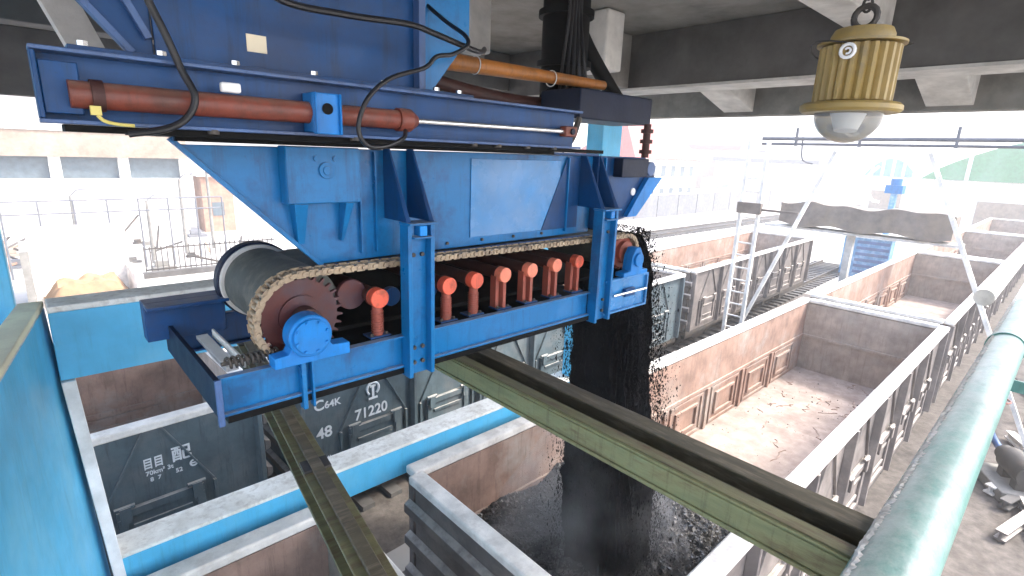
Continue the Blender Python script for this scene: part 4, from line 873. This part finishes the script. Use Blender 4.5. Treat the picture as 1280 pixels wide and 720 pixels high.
MB().box(-0.4, 1.7, 0, 2.2, 0, 4.1).build('wall', 'brick', r); MB().box(-0.7, 2.0, -0.3, 2.5, 4.102, 4.4).build('roof', 'wall', r)
MB().box(0.2, 1.0, -0.05, -0.002, 1.2, 2.2).build('window', 'window', r)
r = empty('iron_fence', (4.0, 30.5, 0)); tag(r, 'low iron fence with clutter in the bright yard left of the drum', 'fence')
for k in range(26): MB().box(k * 0.24, k * 0.24 + 0.04, 0, 0.04, 0, 1.5).build('picket', 'iron', r)
for z in (0.3, 1.35): MB().box(0, 6.2, 0.045, 0.085, z, z + 0.06).build('rail', 'iron', r)
MB().box(-0.2, 6.4, -0.4, -0.05, 0.0, 0.28).build('kerb', 'concdark', r)
r = empty('soil_bay', (0.1, 26.2, 0)); tag(r, 'brown soil heap inside a white walled bay in the yard', 'soil heap')
vs = []; fs = []; n1 = 24
for j in range(n1 + 1):
    for i in range(n1 + 1):
        u, v = i / n1, j / n1; e_ = min(1, 6 * min(u, 1 - u)) * min(1, 6 * min(v, 1 - v))
        vs.append((u * 2.9, v * 2.6, 0.02 + e_ * (0.75 + 0.25 * fbm(u * 4, v * 4, 2))))
for j in range(n1):
    for i in range(n1): a_ = j * (n1 + 1) + i; fs.append((a_, a_ + 1, a_ + n1 + 2, a_ + n1 + 1))
MB().add(vs, fs).build('soil', 'soil', r)
MB().box(-0.2, 3.1, 2.7, 2.95, 0, 2.9).build('bay_wall', 'wall', r); MB().box(2.95, 3.2, -0.2, 2.69, 0, 1.1).build('bay_wall', 'wall', r)
MB().box(-0.45, -0.21, -0.2, 2.69, 0, 2.4).build('bay_wall', 'concrete', r)
for k in range(18):
    x = random.uniform(-2.2, 9); y = random.uniform(31.5, 42); s_ = random.uniform(0.3, 0.8)
    m = MB(); m.box(x, x + s_ * 1.6, y, y + s_, 0, s_ * 0.25); m.box(x + s_ * .2, x + s_ * 1.1, y + s_ * .2, y + s_ * .7, s_ * 0.252, s_ * 0.7)
    tag(m.build('stacked_timber', random.choice(['iron', 'beige', 'grey', 'concrete']), None, 0.02), 'small pile of stacked material in the bright left yard', 'material pile', 'piles of material in the left yard')
root = empty('cable_tray', (6.9, 0.0, 4.55)); tag(root, 'dark teal tray crossing outwards below the teal pipe', 'cable tray')
MB().box(-0.05, 0.05, -3.0, 0.2, -0.03, 0.03).box(-0.07, -0.055, -3.0, 0.2, -0.03, 0.09).build('channel', 'teal', root)
for k in range(4): MB().cyl((0.0, -0.3 - k * 0.5, 0.03), (0.0, -0.3 - k * 0.5, 0.1), 0.03, n=8).build('clamp', 'iron', root)
for k in range(10):
    x = random.uniform(11.5, 22); y = random.uniform(-1.3, -0.1); a_ = random.uniform(-0.5, 0.9); L_ = random.uniform(0.8, 1.9)
    m = MB(); m.box(-L_, L_, -0.09, 0.09, 0.01, 0.05).box(-L_, L_, -0.02, 0.02, 0.051, 0.17).box(-L_, L_, -0.09, 0.09, 0.171, 0.2)
    o = m.build('scrap_beam', ('concdark', 'wagon2', 'rim')[k % 3]); o.location = (x, y, 0.02 + 0.004 * k); o.rotation_euler = (0, 0, a_)
    tag(o, 'scrap steel beam lying on the dirt right of the teal pipe', 'scrap beam', 'scrap beams on the dirt')
r = empty('yard_railing', (-6, 33, 0)); tag(r, 'white tube railing on a low bank across the bright left yard', 'railing')
for k in range(12): MB().cyl((k * 1.3, 0, 0), (k * 1.3, 0, 3.6), 0.045, n=8).build('post', 'grey', r)
for z in (3.0, 3.6): MB().cyl((0, 0, z), (14.3, 0, z), 0.04, n=8).build('rail', 'grey', r)
for k in range(26):
    x = random.uniform(-2.5, 9); y = random.uniform(31, 43); L_ = random.uniform(0.5, 1.8)
    m = MB(); a_ = random.uniform(0, 3.1); z0_ = random.uniform(0.05, 0.2); z1_ = random.uniform(0.2, 1.7)
    m.bar((x, y, z0_), (x + L_ * math.cos(a_), y + L_ * math.sin(a_), z1_), 0.1, 0.1); 
    tag(m.build('leaning_bar', random.choice(['iron', 'concdark', 'brick'])), 'dark scrap bar leaning in the bright left yard', 'bar', 'scrap bars in the left yard')
# hills
def hill(name, cx, cy, lx, ly, h, seed):
    n1, n2 = 60, 16; vs = []; fs = []
    for j in range(n2 + 1):
        for i in range(n1 + 1):
            u, v = i / n1 * 2 - 1, j / n2 * 2 - 1
            e_ = max(0, 1 - u ** 4) * max(0, 1 - v * v)
            vs.append((cx + u * lx, cy + v * ly, -0.4 + h * e_ * (0.75 + 0.5 * fbm(u * 3 + seed, v * 1.5, seed))))
    for j in range(n2):
        for i in range(n1): a_ = j * (n1 + 1) + i; fs.append((a_, a_ + 1, a_ + n1 + 2, a_ + n1 + 1))
    return struct(MB().add(vs, fs).build(name, 'hill'))
h1 = hill('hills', 60, 300, 340, 70, 46, 1.3)
h2 = hill('hills', 330, 120, 60, 190, 18, 4.1)

# ---------------------------------------------------------------- haze
hz = MB().box(-405, 410, -405, 405, -1.2, 75).build('haze', 'whitetrim', smooth=False); hz['kind'] = 'stuff'; hz['label'] = 'pale dusty haze over the yard'
hm = bpy.data.materials.new('haze'); hm.use_nodes = True; hm.node_tree.nodes.clear()
ou = hm.node_tree.nodes.new('ShaderNodeOutputMaterial'); pv = hm.node_tree.nodes.new('ShaderNodeVolumePrincipled')
pv.inputs['Color'].default_value = (0.96, 0.95, 0.93, 1); pv.inputs['Density'].default_value = HAZE; pv.inputs['Anisotropy'].default_value = 0.3
hm.node_tree.links.new(pv.outputs[0], ou.inputs['Volume'])
hz.data.materials.clear(); hz.data.materials.append(hm)
